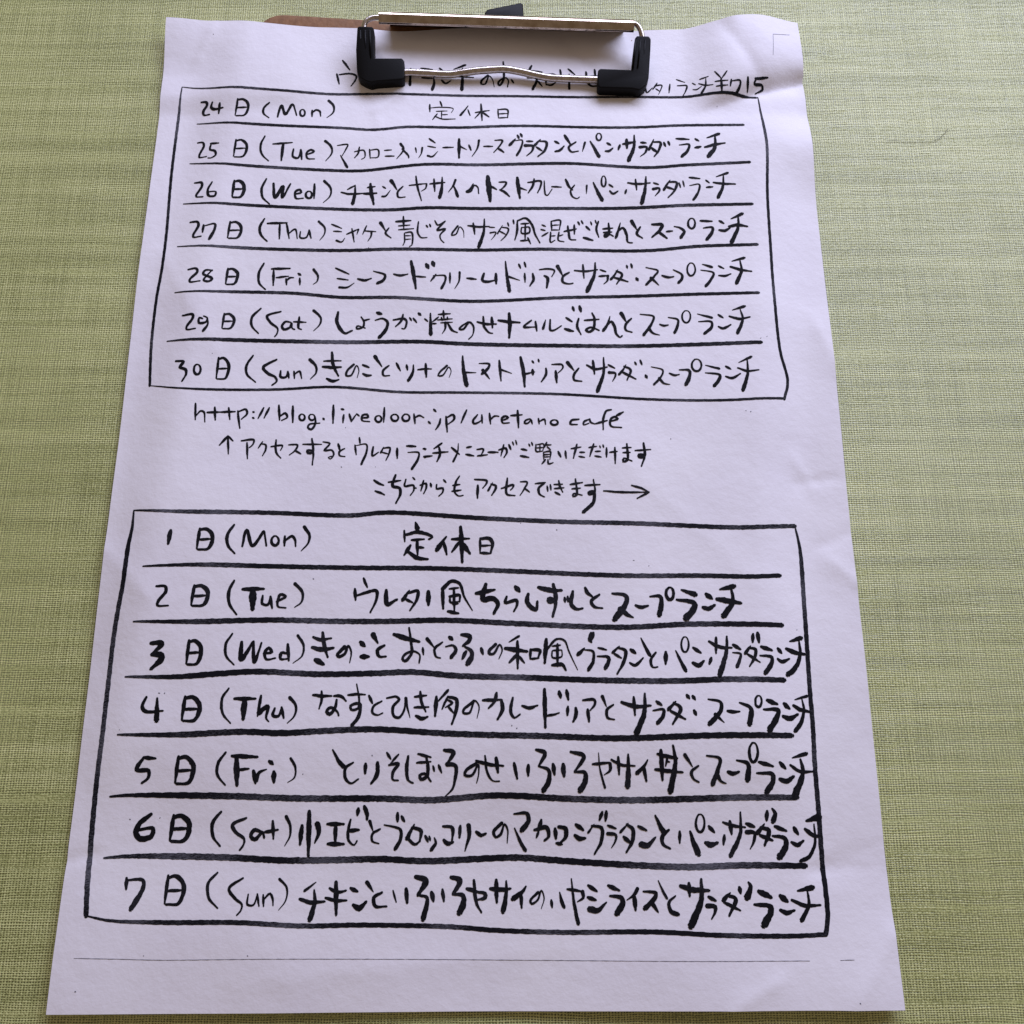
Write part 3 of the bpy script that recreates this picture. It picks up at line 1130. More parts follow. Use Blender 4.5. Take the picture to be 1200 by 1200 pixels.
 ('row of the fourth, Thursday, eggplant and minced meat curry doria lunch', """n96 -1766 -1449 -1783 -1500 -1761 -1524 -1672 -1521
s139 -1708 -1455 -1700 -1569
n102 -1560 -1447 -1567 -1568
n122 -1561 -1457 -1523 -1450 -1483 -1483 -1480 -1531 -1501 -1570 -1559 -1573
n86 -1565 -1514 -1480 -1511
n75 -1332 -1405 -1363 -1458 -1354 -1535 -1309 -1586
n106 -1298 -1459 -1187 -1459
n159 -1244 -1461 -1244 -1565
n85 -1159 -1443 -1170 -1549
t127 -1163 -1533 -1120 -1499 -1123 -1562 -1109 -1578
n85 -1082 -1509 -1090 -1546 -1060 -1549 -1047 -1509
n85 -1047 -1504 -1032 -1560
t85 -1007 -1453 -972 -1496 -977 -1549 -1012 -1586
n91 -885 -1440 -837 -1445 -787 -1445
n76 -841 -1420 -838 -1465 -849 -1512
n84 -774 -1445 -735 -1447 -709 -1472
n91 -759 -1465 -766 -1509 -791 -1540 -808 -1527 -789 -1505 -749 -1532 -744 -1547
n76 -700 -1440 -646 -1436 -609 -1438
s91 -657 -1382 -640 -1465 -644 -1510 -680 -1516 -683 -1496 -636 -1487 -640 -1554 -672 -1598
n84 -589 -1443 -569 -1483
n68 -520 -1472 -564 -1501 -567 -1532 -539 -1545 -513 -1534
n76 -494 -1456 -442 -1449 -428 -1463 -458 -1498 -454 -1549 -427 -1558 -401 -1521 -396 -1456
t76 -394 -1456 -383 -1509 -368 -1558
n77 -347 -1449 -284 -1442
n76 -347 -1505 -271 -1503
n84 -318 -1422 -310 -1476 -286 -1527
n106 -337 -1549 -303 -1563 -276 -1554
n107 -231 -1449 -236 -1550
s77 -228 -1480 -171 -1415
n99 -170 -1449 -124 -1465 -128 -1532 -147 -1592
n69 -174 -1454 -200 -1514
n69 -169 -1498 -139 -1534
n69 -172 -1465 -147 -1481 -182 -1505
t76 -31 -1472 -85 -1517 -87 -1534 -55 -1534 -27 -1470 -4 -1499 -14 -1561
n92 16 -1468 114 -1466
n99 89 -1430 80 -1477
n107 116 -1468 119 -1522 94 -1568
n76 80 -1477 46 -1510
n84 175 -1455 164 -1529 184 -1560 213 -1542
n92 225 -1498 263 -1509 306 -1496
n114 344 -1411 346 -1611
n69 351 -1550 389 -1545 420 -1535
n113 422 -1424 429 -1455
n95 461 -1417 470 -1467
n86 467 -1503 463 -1548
n103 508 -1510 509 -1548 493 -1581
n78 547 -1470 608 -1468 610 -1491 584 -1523
n95 571 -1518 577 -1581
t86 650 -1450 671 -1504
n77 707 -1494 673 -1521 675 -1561 710 -1571
n112 751 -1481 825 -1504 904 -1499
n86 816 -1454 820 -1549
s146 876 -1436 869 -1537 824 -1641
n95 936 -1477 963 -1497
s104 916 -1525 972 -1520 968 -1552 938 -1590
s95 1039 -1477 998 -1520
n96 1028 -1484 1063 -1512 1017 -1595
n87 1008 -1527 1085 -1570
n105 1100 -1444 1112 -1461
n105 1131 -1449 1143 -1467
n113 1134 -1525 1143 -1547
s122 1213 -1466 1279 -1482 1276 -1525 1212 -1595
t96 1246 -1545 1290 -1587
n96 1312 -1527 1340 -1532 1376 -1530
s140 1380 -1484 1437 -1512 1425 -1595
n71 1478 -1448 1469 -1459 1465 -1477 1466 -1495 1474 -1505 1485 -1505 1494 -1494 1499 -1476 1497 -1458 1489 -1447 1478 -1448
n130 1530 -1471 1585 -1490
s158 1507 -1519 1588 -1523 1576 -1561 1531 -1624
n132 1624 -1487 1653 -1512
n132 1613 -1553 1648 -1565 1698 -1542
s75 1688 -1465 1762 -1444
n113 1677 -1496 1714 -1516 1768 -1528
s113 1730 -1462 1736 -1521 1706 -1597 1676 -1628"""),
 ('row of the fifth, Friday, chicken soboro and vegetable bowl lunch', """n112 -1750 -1759 -1783 -1820 -1721 -1826 -1718 -1859 -1751 -1887
n102 -1750 -1759 -1688 -1764
n102 -1568 -1754 -1577 -1886
n122 -1569 -1765 -1530 -1757 -1490 -1793 -1488 -1845 -1510 -1887 -1569 -1891
n87 -1574 -1827 -1488 -1823
n81 -1322 -1734 -1359 -1790 -1358 -1847 -1315 -1898
n111 -1289 -1752 -1156 -1758
n151 -1264 -1763 -1254 -1899
n81 -1250 -1822 -1197 -1817
n111 -1173 -1827 -1159 -1889
t111 -1158 -1876 -1141 -1835 -1105 -1820
n131 -1067 -1833 -1064 -1884
n111 -1094 -1779 -1074 -1794
t70 -983 -1766 -957 -1810 -959 -1861 -993 -1886
s108 -767 -1722 -731 -1782 -705 -1810
n79 -658 -1787 -696 -1814 -694 -1868 -665 -1891 -628 -1870
n101 -593 -1793 -594 -1842
n115 -531 -1787 -532 -1847 -561 -1892
n72 -484 -1737 -463 -1770
n65 -423 -1746 -464 -1793
n86 -471 -1800 -422 -1793 -450 -1836 -449 -1873 -422 -1877
n93 -372 -1755 -379 -1826 -367 -1879 -345 -1890
n80 -321 -1744 -276 -1755 -254 -1761
n72 -327 -1789 -254 -1783
n94 -278 -1759 -269 -1804 -274 -1858 -303 -1871 -310 -1852 -286 -1843 -252 -1882
n65 -242 -1805 -235 -1832
n72 -213 -1800 -197 -1839
n116 -185 -1725 -136 -1736 -169 -1794
t108 -169 -1796 -124 -1805 -124 -1858 -141 -1922 -176 -1956
t87 -17 -1794 -68 -1826 -75 -1850 -41 -1854 -6 -1799 -4 -1848 -14 -1891
n94 -17 -1779 47 -1797 125 -1805
n65 29 -1753 41 -1837 70 -1880 105 -1882
n108 87 -1764 97 -1838
n94 181 -1791 197 -1870
n101 255 -1801 254 -1855
n109 297 -1724 342 -1741 310 -1806
s130 310 -1808 361 -1827 361 -1881 334 -1930
n108 384 -1797 392 -1849
n130 437 -1798 441 -1858
n109 478 -1735 545 -1757 497 -1836
s144 497 -1838 548 -1839 552 -1881 524 -1930
s58 623 -1740 628 -1817 653 -1916
n80 591 -1798 682 -1790
t87 682 -1796 682 -1828 650 -1852
n79 689 -1775 738 -1801 811 -1807
n87 725 -1762 728 -1850
s137 777 -1749 777 -1818 771 -1910
s101 878 -1777 860 -1807 821 -1844
n94 857 -1812 869 -1884
n102 931 -1747 973 -1758 1033 -1769
n65 986 -1754 971 -1808
n101 917 -1825 981 -1833 1059 -1840
n116 949 -1728 953 -1878
s145 1013 -1704 1023 -1786 992 -1936
n51 976 -1784 994 -1788
t95 1074 -1752 1112 -1812
n80 1143 -1808 1106 -1836 1116 -1874 1143 -1889
s117 1188 -1756 1257 -1771 1248 -1819 1214 -1900
t102 1238 -1847 1259 -1885 1286 -1896
n117 1297 -1838 1323 -1847 1355 -1838
s139 1346 -1780 1404 -1798 1398 -1879
n81 1432 -1692 1419 -1711 1414 -1740 1417 -1769 1427 -1787 1441 -1786 1453 -1768 1459 -1739 1456 -1709 1446 -1692 1432 -1692
n107 1463 -1789 1538 -1810
s143 1449 -1845 1532 -1851 1535 -1883 1497 -1939
n116 1577 -1791 1606 -1821
n137 1572 -1875 1605 -1886 1649 -1862
s101 1648 -1767 1729 -1745
n93 1634 -1804 1686 -1836 1762 -1836
s169 1693 -1775 1702 -1840 1646 -1965"""),
 ('row of the sixth, Saturday, shrimp and broccoli macaroni gratin lunch', """n140 -1692 -2042 -1749 -2090 -1761 -2137 -1735 -2162 -1683 -2150 -1676 -2112 -1744 -2117
n110 -1574 -2047 -1584 -2170
n133 -1575 -2058 -1534 -2050 -1493 -2083 -1491 -2132 -1513 -2171 -1575 -2175
n94 -1581 -2115 -1491 -2111
n90 -1328 -2030 -1368 -2082 -1363 -2150 -1323 -2198
n90 -1197 -2061 -1266 -2095 -1246 -2131 -1202 -2163 -1202 -2190 -1221 -2217
n100 -1109 -2131 -1154 -2121 -1168 -2151 -1146 -2166 -1109 -2131 -1100 -2158
n89 -1060 -2076 -1052 -2163
n90 -1099 -2131 -1031 -2119
t80 -992 -2054 -969 -2101 -969 -2151 -993 -2198
n119 -909 -2099 -915 -2191
n129 -875 -2029 -870 -2248
t139 -831 -2092 -821 -2127 -840 -2184
n106 -779 -2092 -695 -2092
n106 -737 -2096 -736 -2185
n113 -773 -2189 -692 -2190
n76 -661 -2070 -671 -2119 -667 -2174 -638 -2194 -625 -2174
n106 -671 -2125 -617 -2121
n106 -623 -2016 -627 -2048
n114 -593 -2005 -578 -2041 -577 -2070
t83 -563 -2079 -543 -2130
n68 -508 -2117 -547 -2141 -546 -2177 -513 -2188
s91 -488 -2097 -406 -2120 -402 -2164 -429 -2215
n99 -421 -2039 -420 -2080
n91 -400 -2055 -385 -2080
s106 -334 -2095 -370 -2164
n99 -345 -2111 -300 -2125 -304 -2176
n83 -370 -2160 -329 -2193 -302 -2176
n83 -277 -2151 -262 -2180
n68 -256 -2154 -251 -2174
s91 -230 -2161 -222 -2187 -245 -2220
n91 -186 -2105 -139 -2112 -138 -2176
n114 -181 -2172 -162 -2190 -134 -2183
n91 -97 -2103 -101 -2161
t114 -55 -2101 -50 -2143 -72 -2226
n99 -15 -2132 11 -2150 35 -2141
t84 117 -2090 75 -2133 86 -2159 112 -2144 131 -2095 147 -2122 145 -2188
s122 180 -2045 246 -2043 256 -2077 220 -2126
s91 183 -2115 211 -2178 238 -2224
n107 286 -2124 349 -2113 358 -2156 337 -2176
n99 321 -2075 305 -2133
n69 307 -2133 295 -2162
n107 392 -2118 396 -2167
n114 410 -2109 446 -2118 447 -2156 421 -2187
n91 398 -2189 427 -2195
n114 500 -2098 537 -2125
n122 494 -2151 518 -2167 546 -2165
s61 594 -2096 563 -2138
n91 582 -2105 631 -2114 630 -2178 593 -2243
n92 637 -2037 622 -2076
n92 658 -2033 653 -2080
n76 664 -2103 706 -2118
t84 663 -2143 705 -2150 702 -2179 681 -2212
s69 770 -2092 729 -2136
n99 763 -2098 793 -2123 789 -2179 757 -2234
n106 745 -2159 779 -2188
n91 821 -2107 863 -2128
t152 835 -2197 865 -2201 909 -2161
s122 910 -2054 932 -2101 954 -2141
n99 978 -2126 944 -2157 947 -2197 982 -2217
n84 1034 -2133 1032 -2190
s153 1088 -2133 1105 -2191 1126 -2242
n69 1136 -2050 1125 -2067 1119 -2093 1123 -2119 1133 -2135 1147 -2135 1159 -2118 1164 -2092 1161 -2066 1150 -2050 1136 -2050
n100 1186 -2108 1213 -2138
n138 1166 -2189 1194 -2200 1227 -2189
n92 1265 -2153 1258 -2198
n85 1261 -2089 1317 -2107 1376 -2114
n108 1297 -2084 1303 -2147
s116 1354 -2039 1348 -2147 1292 -2253
n108 1382 -2096 1424 -2112
t108 1382 -2138 1422 -2141 1418 -2181 1396 -2221
s109 1477 -2098 1439 -2143
n117 1457 -2116 1499 -2130 1473 -2203
n109 1452 -2154 1515 -2179
n110 1495 -2035 1490 -2080
s134 1522 -2022 1538 -2047 1524 -2085
n110 1532 -2110 1591 -2133
s155 1517 -2157 1583 -2171 1580 -2215 1545 -2261
n118 1633 -2117 1652 -2149
n109 1615 -2189 1646 -2202 1678 -2182
s157 1701 -2084 1771 -2066
n109 1691 -2124 1734 -2156 1774 -2160
s94 1741 -2100 1738 -2194 1701 -2260 1656 -2280"""),
 ('row of the seventh, Sunday, chicken and vegetable hayashi rice lunch', """n98 -1784 -2350 -1779 -2402
s126 -1782 -2360 -1701 -2360 -1694 -2394 -1743 -2494
n91 -1574 -2338 -1577 -2469
n109 -1574 -2349 -1535 -2341 -1493 -2377 -1489 -2428 -1509 -2470 -1569 -2474
n78 -1576 -2411 -1489 -2407
n77 -1325 -2325 -1367 -2375 -1356 -2445 -1308 -2491
n76 -1193 -2351 -1259 -2399 -1227 -2445 -1188 -2475 -1192 -2505 -1209 -2524
n55 -1160 -2427 -1160 -2475 -1130 -2477 -1115 -2430
n62 -1115 -2426 -1102 -2483
n62 -1085 -2430 -1079 -2484
n62 -1077 -2448 -1051 -2424 -1037 -2446 -1032 -2480
t62 -1009 -2356 -970 -2396 -970 -2456 -1003 -2502
s67 -824 -2372 -879 -2413
n103 -901 -2451 -846 -2467 -776 -2463
s126 -831 -2409 -825 -2467 -845 -2547
n89 -754 -2401 -712 -2420 -671 -2412
n89 -772 -2446 -721 -2459 -666 -2459
n118 -723 -2371 -715 -2526
n104 -648 -2401 -613 -2417
n133 -631 -2481 -601 -2496 -568 -2466
t97 -567 -2374 -533 -2419
n89 -489 -2422 -529 -2447 -521 -2486 -464 -2488
n52 -434 -2413 -416 -2469
n112 -368 -2405 -361 -2472
n150 -321 -2349 -270 -2367 -307 -2436
s127 -307 -2436 -261 -2449 -267 -2502 -279 -2549
n119 -239 -2423 -229 -2464
n90 -184 -2410 -176 -2466
n135 -141 -2352 -96 -2368 -130 -2432
s150 -130 -2434 -79 -2439 -79 -2482 -97 -2520
n105 -61 -2407 1 -2424
n90 -25 -2366 -12 -2471 14 -2519
n98 1 -2424 31 -2429 32 -2450 -3 -2459
n113 59 -2407 117 -2412 161 -2407
n112 89 -2366 92 -2472
s120 140 -2371 140 -2429 124 -2515
s128 240 -2397 221 -2423 175 -2455
n90 214 -2429 218 -2498
t67 302 -2425 262 -2464 269 -2479 299 -2461 318 -2416 332 -2451 317 -2502
n75 368 -2462 372 -2496
s90 411 -2425 419 -2462 432 -2494
s90 472 -2361 483 -2473 502 -2572
n75 450 -2410 526 -2421
t97 528 -2423 530 -2451 500 -2470
n98 557 -2393 600 -2421
n97 553 -2449 594 -2462
t149 563 -2505 600 -2511 647 -2473
n105 659 -2394 714 -2417
s149 666 -2443 724 -2452 727 -2484 698 -2524
t90 806 -2409 789 -2437 751 -2462
n112 789 -2441 793 -2509
s120 836 -2422 900 -2430 884 -2463 841 -2501
t119 875 -2473 907 -2520
s67 914 -2370 935 -2420 954 -2454
s104 998 -2443 964 -2473 971 -2516 1005 -2529
n136 1026 -2396 1088 -2414 1169 -2418
n105 1069 -2383 1070 -2444
s165 1133 -2364 1127 -2463 1068 -2584
n98 1165 -2448 1201 -2466
t120 1157 -2491 1196 -2495 1195 -2517 1174 -2553
s106 1278 -2430 1240 -2464
n106 1263 -2442 1303 -2458 1265 -2538
n91 1242 -2474 1323 -2513
n106 1326 -2404 1331 -2432
s152 1375 -2381 1385 -2400 1362 -2454
n152 1425 -2424 1486 -2453
s167 1397 -2486 1478 -2497 1475 -2529 1438 -2582
n152 1534 -2446 1567 -2472
n114 1528 -2513 1557 -2526 1600 -2515
s123 1625 -2423 1705 -2407
n99 1591 -2466 1654 -2492 1736 -2491
s106 1675 -2417 1677 -2488 1633 -2562"""),
]
RULES = [
 ('table_border', 0.83, "-1967 2470 -1696 2437 -1195 2396 -537 2394 -41 2384 291 2383 706 2381 1121 2382 1340 2381 1765 2382"),
 ('table_border', 0.84, "-1967 2470 -1975 2236 -1976 1845 -1958 1372 -1955 1131 -1969 924 -1970 621 -1950 355"),
 ('table_border', 0.84, "1776 2387 1792 2151 1799 1990 1778 1637 1771 1277 1766 959 1773 586 1805 387 1774 271"),
 ('table_border', 0.75, "-1950 355 -1737 322 -1220 321 -863 338 -472 303 -173 296 408 288 987 259 1405 254 1769 276"),
 ('ruled_line', 0.93, "-1848 2194 -1345 2148 -909 2125 -690 2108 -501 2131 -148 2131 288 2146 971 2138 1245 2153 1661 2158"),
 ('ruled_line', 0.97, "-1865 1892 -1486 1847 -999 1806 -757 1798 -357 1844 -36 1847 555 1862 1038 1833 1282 1853 1680 1877"),
 ('ruled_line', 1.00, "-1872 1588 -1302 1544 -587 1515 -350 1529 -34 1529 549 1542 1027 1550 1267 1565 1675 1575"),
 ('ruled_line', 0.99, "-1875 1277 -1333 1247 -864 1234 -552 1242 -84 1240 386 1254 1016 1251 1332 1281 1687 1292"),
 ('ruled_line', 0.97, "-1853 951 -1160 948 -851 921 -542 919 -80 892 537 927 1158 947 1669 958"),
 ('ruled_line', 1.16, "-1871 634 -1442 635 -837 626 -381 627 -77 610 682 601 1216 612 1659 628"),
 ('table_border', 1.19, "-1952 -413 -1732 -428 -1164 -435 -736 -448 -521 -430 -18 -464 460 -486 891 -494 1468 -513 1779 -493"),
 ('table_border', 1.25, "-1952 -413 -1949 -513 -1959 -617 -1961 -821 -1972 -948 -1983 -1120 -1985 -1371 -1984 -1647 -1990 -1871 -1989 -2112 -1979 -2353 -1963 -2525"),
 ('table_border', 1.17, "1779 -493 1798 -634 1793 -927 1785 -1202 1780 -1405 1779 -1598 1771 -1806 1771 -2025 1769 -2194 1770 -2360 1768 -2541 1749 -2628"),
 ('table_border', 1.07, "-1963 -2525 -1849 -2547 -1580 -2557 -1208 -2558 -877 -2576 -602 -2574 -145 -2585 83 -2602 425 -2612 883 -2611 1225 -2628 1571 -2634 1749 -2628"),
 ('ruled_line', 1.22, "-1855 -742 -1562 -734 -1143 -742 -722 -748 -299 -749 219 -769 784 -793 1211 -791 1518 -796 1663 -785"),
 ('ruled_line', 1.35, "-1876 -1047 -1534 -1049 -1124 -1039 -778 -1045 -478 -1044 -200 -1038 218 -1059 774 -1080 1147 -1062 1650 -1064"),
 ('ruled_line', 1.42, "-1891 -1342 -1601 -1343 -1398 -1328 -1195 -1317 -855 -1330 -560 -1325 -364 -1318 -115 -1339 230 -1349 626 -1365 1023 -1370 1322 -1360 1636 -1362"),
 ('ruled_line', 1.44, "-1898 -1643 -1574 -1644 -1239 -1630 -1038 -1637 -816 -1626 -548 -1618 -211 -1638 13 -1647 350 -1655 730 -1667 1238 -1653 1655 -1653"),
 ('ruled_line', 1.46, "-1911 -1954 -1819 -1948 -1285 -1953 -941 -1965 -515 -1967 -242 -1975 90 -1953 480 -1971 811 -1978 1368 -1966 1660 -1967"),
 ('ruled_line', 1.44, "-1911 -2254 -1791 -2246 -1266 -2253 -1005 -2267 -701 -2266 -498 -2263 -267 -2274 200 -2259 432 -2275 724 -2293 1072 -2306 1363 -2299 1679 -2304"),
]
FAINT = [
 ('printed_line', 0.16, "-1995 -2719 -1772 -2724 -1574 -2729 -1098 -2726 -679 -2729 168 -2739 1255 -2747 1654 -2748"),
 ('printed_line', 0.16, "1808 -2746 1876 -2744"),
 ('corner_mark', 0.14, "1899 2819 2025 2849"),
 ('corner_mark', 0.12, "1899 2819 1883 2659"),
]
SPECKS = "844 -706 928 -737 421 -533 221 -494 -920 -810 -1703 -1428 -1671 -1428 -1891 -1617 -1588 545 -1788 2861 -757 -1737 -561 -1750 -916 -1844 -1800 -2066 -1643 -2058 -1656 -2709 -1141 -2710 1877 -2936 -1971 -2868 1502 2304 -698 1254 -785 82 -797 -160 -603 -159 1089 15 1535 190 1565 184 1661 656 1699 669 1736 -1086 170 -1599 197 -1613"

def sm(x):
    x=np.clip(x,0,1); return x*x*(3-2*x)
def sheet(u,v):
    """shape of the sheet, millimetres: flat coordinates u,v -> x,y,z above the cloth"""
    u=np.asarray(u,float);v=np.asarray(v,float)
    ca,sa=np.cos(.07),np.sin(.07)
    xb=(u-6.5)*ca-(v-149)*sa
    plate=2.9*sm((101-np.abs(xb))/19)*sm((v+118)/40)
    z=.3+plate
    z=z+4.2*sm((v-126)/24)*sm((-u-72)/34)
    z=z+.3*sm((v-126)/22)*sm((u-60)/44)
    d1=((v-116.4)-(u-77.9)*.404)/1.08
    d2=((u-84)*.66+(v-147)*.75)
    z=z+(3.3*(1-np.exp(-np.maximum(d1,0)/7))+1.5*(1-np.exp(-np.maximum(d1,0)/2.2)))*sm((u-64)/20)-.09*np.maximum(d2,0)*sm((d1)/8)
    z=z+2.2*np.exp(-((v-101)/13)**2)*sm((u-84)/20)
    z=z+1.1*sm((v-112)/9)*sm((np.abs(u-6)-52)/20)*sm((151-v)/30)
    z=z+.25*np.exp(-((v-136)/8)**2)*sm((48-np.abs(u-6))/14)
    z=z+1.3*sm((u-64)/42)*sm((-v-122)/27)+.4*sm((-u-84)/21)*sm((-v-60)/80)
    z=z+.40*(1+np.sin(u/17+.8+v/41))*(1-sm((v-100)/20)) +.34*(1+np.sin(v/15-u/48+2))*(1-sm((v-100)/20))
    z=z+.13*(1+np.sin(u/8.3+v/9.1+1)*np.sin(v/12.7-u/23))
    z=z+.75*(1+np.sin(u/19-.6))*sm((-v-100)/40)
    for a,b,c,d,amp,w in CREASES:
        dx,dy=c-a,d-b;L2=dx*dx+dy*dy;L=L2**.5
        t=((u-a)*dx+(v-b)*dy)/L2
        tc=np.clip(t,0,1)
        e=np.abs((u-a)*dy-(v-b)*dx)/L
        over=np.maximum(0,np.abs(t-.5)-.35)*L
        z=z+1.9*amp*np.exp(-e/w)*np.exp(-(over/(w*1.2+2))**2)
    z=np.maximum(z,.22+.04*np.sin(u*.9)*np.sin(v*.7))
    x=u-.9*sm((v-120)/30)*sm((u-80)/25)
    y=v-(2.3+1.6*np.exp(-((u+28)/13)**2)+.5*np.exp(-((u-45)/12)**2))*sm((v-125)/23)*(1-sm((np.abs(u-5)-58)/32))
    return x,y,z

# ---------------------------------------------------------------- the cloth
def build_cloth():
    n = 80
    vs = []; fs = []
    for j in range(n+1):
        for i in range(n+1):
            x = -900+1800*i/n; y = -800+1800*j/n
            vs.append((x, y, -.15+.12*math.sin(x/37+y/61)*math.sin(y/29)))
    for j in range(n):
        for i in range(n):
            a = j*(n+1)+i; fs.append((a, a+1, a+n+2, a+n+1))
    o = mesh_obj("tablecloth", vs, fs, M_cloth)
    o['kind'] = 'structure'
    return o
build_cloth()

# ---------------------------------------------------------------- the clipboard
cb = thing("clipboard", "brown hardboard clipboard with chrome wire clip lying under the handwritten sheet", "clipboard")
BA = -.07
def bw(x, y):      # board frame (origin: middle of the top edge, y up) -> world mm
    c, s = math.cos(BA), math.sin(BA)
    return (6.5+c*x-s*y, 146.7+s*x+c*y)
def round_rect(x0, y0, x1, y1, r, n=8):
    P = []
    for cx, cy, a0 in ((x1-r, y1-r, 0), (x0+r, y1-r, 90), (x0+r, y0+r, 180), (x1-r, y0+r, 270)):
        for k in range(n+1):
            a = math.radians(a0+90*k/n); P.append((cx+r*math.cos(a), cy+r*math.sin(a)))
    return P
board = prism("board", [bw(x, y) for x, y in round_rect(-82, -232, 80, 0, 9)], .1, 2.7, M_board, cb, bev=.35)
board.data.materials.append(M_edge)
for p in board.data.polygons:
    if abs(p.normal.z) < .5: p.material_index = 1

# clip: all along the axis of the bar
BL, BR = np.array((-34.02, 143.62)), np.array((48.41, 141.01))
ax = (BR-BL)/np.linalg.norm(BR-BL); ay = np.array([-ax[1], ax[0]])
LEN = float(np.linalg.norm(BR-BL))
def cw(s, d):
    p = BL+ax*s+ay*d; return float(p[0]), float(p[1])
def channel(name, prof, s0, s1, th, mat, parent):
    # prof: open polyline (d, z) outside surface; closed back with thickness th
    P = [np.array(p, float) for p in prof]
    inner = []
    for i, p in enumerate(P):
        t = P[min(i+1, len(P)-1)]-P[max(i-1, 0)]; t /= np.linalg.norm(t)
        inner.append(p+th*np.array([t[1], -t[0]]))
    ring = P+inner[::-1]
    n = len(ring); vs = []; fs = []
    S = np.linspace(s0, s1, 40)
    for s in S:
        for d, z in ring:
            x, y = cw(s, d); vs.append((x, y, z))
    for i in range(len(S)-1):
        for k in range(n):
            a, b = i*n+k, i*n+(k+1) % n
            fs.append((a, b, b+n, a+n))
    m = n//2
    for base, flip in ((0, 0), ((len(S)-1)*n, 1)):
        for k in range(m-1):
            q = (base+k, base+k+1, base+n-2-k, base+n-1-k)
            fs.append(q[::-1] if flip else q)
    o = mesh_obj(name, vs, fs, mat, parent)
    bm = bmesh.new(); bm.from_mesh(o.data); bmesh.ops.recalc_face_normals(bm, faces=bm.faces); bm.to_mesh(o.data); bm.free()
    md = o.modifiers.new("edges", 'EDGE_SPLIT'); md.split_angle = math.radians(40)
    return o
prof = [(-2.1, 9.6), (-2.05, 10.1), (-1.85, 10.6), (-1.5, 11.0), (-1.1, 11.3), (-.7, 11.44), (-.2, 11.5), (.5, 11.5), (1.2, 11.4), (1.6, 11.1), (1.95, 10.4), (2.05, 9.4)]
channel("clip_bar", prof, 0, LEN, .5, M_chrome, cb)
channel("hinge_plate", [(1.3, 9.6), (2.2, 8.6), (3.6, 5.2), (4.2, 3.6), (4.3, 2.75)], 2.5, LEN-2.5, .5, M_plate, cb)
# hanging tab behind the bar
prism("hanging_tab", [(0.06, 146.19), (0.04, 149.65), (0.88, 150.87), (11.87, 153.76), (12.71, 153.25), (13.09, 145.61)], 3.0, 6.6, M_rubber, cb, bev=.7)

WP = [(-31.89, 143.47, 10.20), (-34.10, 143.62, 10.20), (-36.56, 143.26, 10.20), (-38.30, 141.89, 10.20), (-38.83, 140.06, 9.80), (-38.65, 136.43, 9.00), (-38.60, 130.32, 6.50), (-38.20, 126.96, 5.40), (-36.29, 125.75, 4.90), (-31.06, 126.12, 4.90)]
WM = [(-24.73, 126.77, 4.90), (-18.65, 126.55, 4.90), (-10.91, 126.21, 4.90), (-7.31, 126.54, 5.20), (-2.61, 127.00, 5.60), (2.09, 127.32, 5.80), (6.78, 127.56, 5.80), (10.10, 127.16, 5.60), (12.87, 126.69, 5.40), (17.29, 125.72, 5.10), (21.72, 125.03, 4.90), (28.36, 124.71, 4.90), (35.82, 124.43, 4.90)]
WE = [(43.57, 124.19, 4.90), (48.55, 124.31, 5.00), (50.47, 125.31, 5.40), (50.70, 130.41, 7.20), (51.21, 135.00, 8.80), (51.04, 136.95, 9.60), (50.52, 139.52, 10.10), (49.34, 141.45, 10.20), (47.70, 141.95, 10.20), (45.77, 142.10, 10.20)]
tube("clip_wire", WP+WM+WE, 1.0, M_wire, cb, rfun=lambda t, r: r*(.86+.3*min(1, max(0, min(t-.16, .84-t)/.04))))

# black rubber grips on both corners of the wire
def tiltf(y0, k):
    return lambda x, y: k*max(0.0, y-y0)
gl = [(-40.67, 138.41), (-40.12, 138.78), (-36.01, 138.68), (-35.33, 138.20), (-35.31, 129.66), (-26.52, 129.71), (-25.70, 128.98), (-25.60, 123.04), (-26.27, 122.37), (-34.59, 121.65), (-36.21, 121.14), (-37.88, 121.79), (-40.13, 123.26), (-40.91, 125.57), (-41.18, 132.07)]
gr = [(49.06, 136.09), (52.92, 136.00), (53.62, 135.27), (53.53, 132.09), (53.06, 123.97), (51.95, 120.65), (49.82, 118.82), (47.65, 119.46), (37.22, 119.71), (36.42, 120.53), (36.67, 126.11), (37.35, 126.61), (47.56, 126.30), (48.03, 131.57), (48.52, 135.48)]
for out_, y0 in ((gl, 127.0), (gr, 125.0)):
    g = prism("corner_grip", out_, 3.1, 7.0, M_rubber, cb, tilt=tiltf(y0, .40), bev=.9)
    # moulded ribs on the upper leg and on the foot
    ys = sorted(p[1] for p in out_); top = ys[-1]
    left = out_ is gl
    for k in range(3):
        if left: x0 = -39.8+1.55*(k-.1); a = (x0+.25, top-1.2); b = (x0+.3, top-9.5)
        else: x0 = 50.0+1.55*(k-1.0); a = (x0+.3, top-1.2); b = (x0-.6, top-9.5)
        tube("grip_rib", [(a[0], a[1], 6.95+.40*(a[1]-y0)), (b[0], b[1], 6.95+.40*max(0, b[1]-y0))], .38, M_rubber, g, seg=8, smooth_path=False)

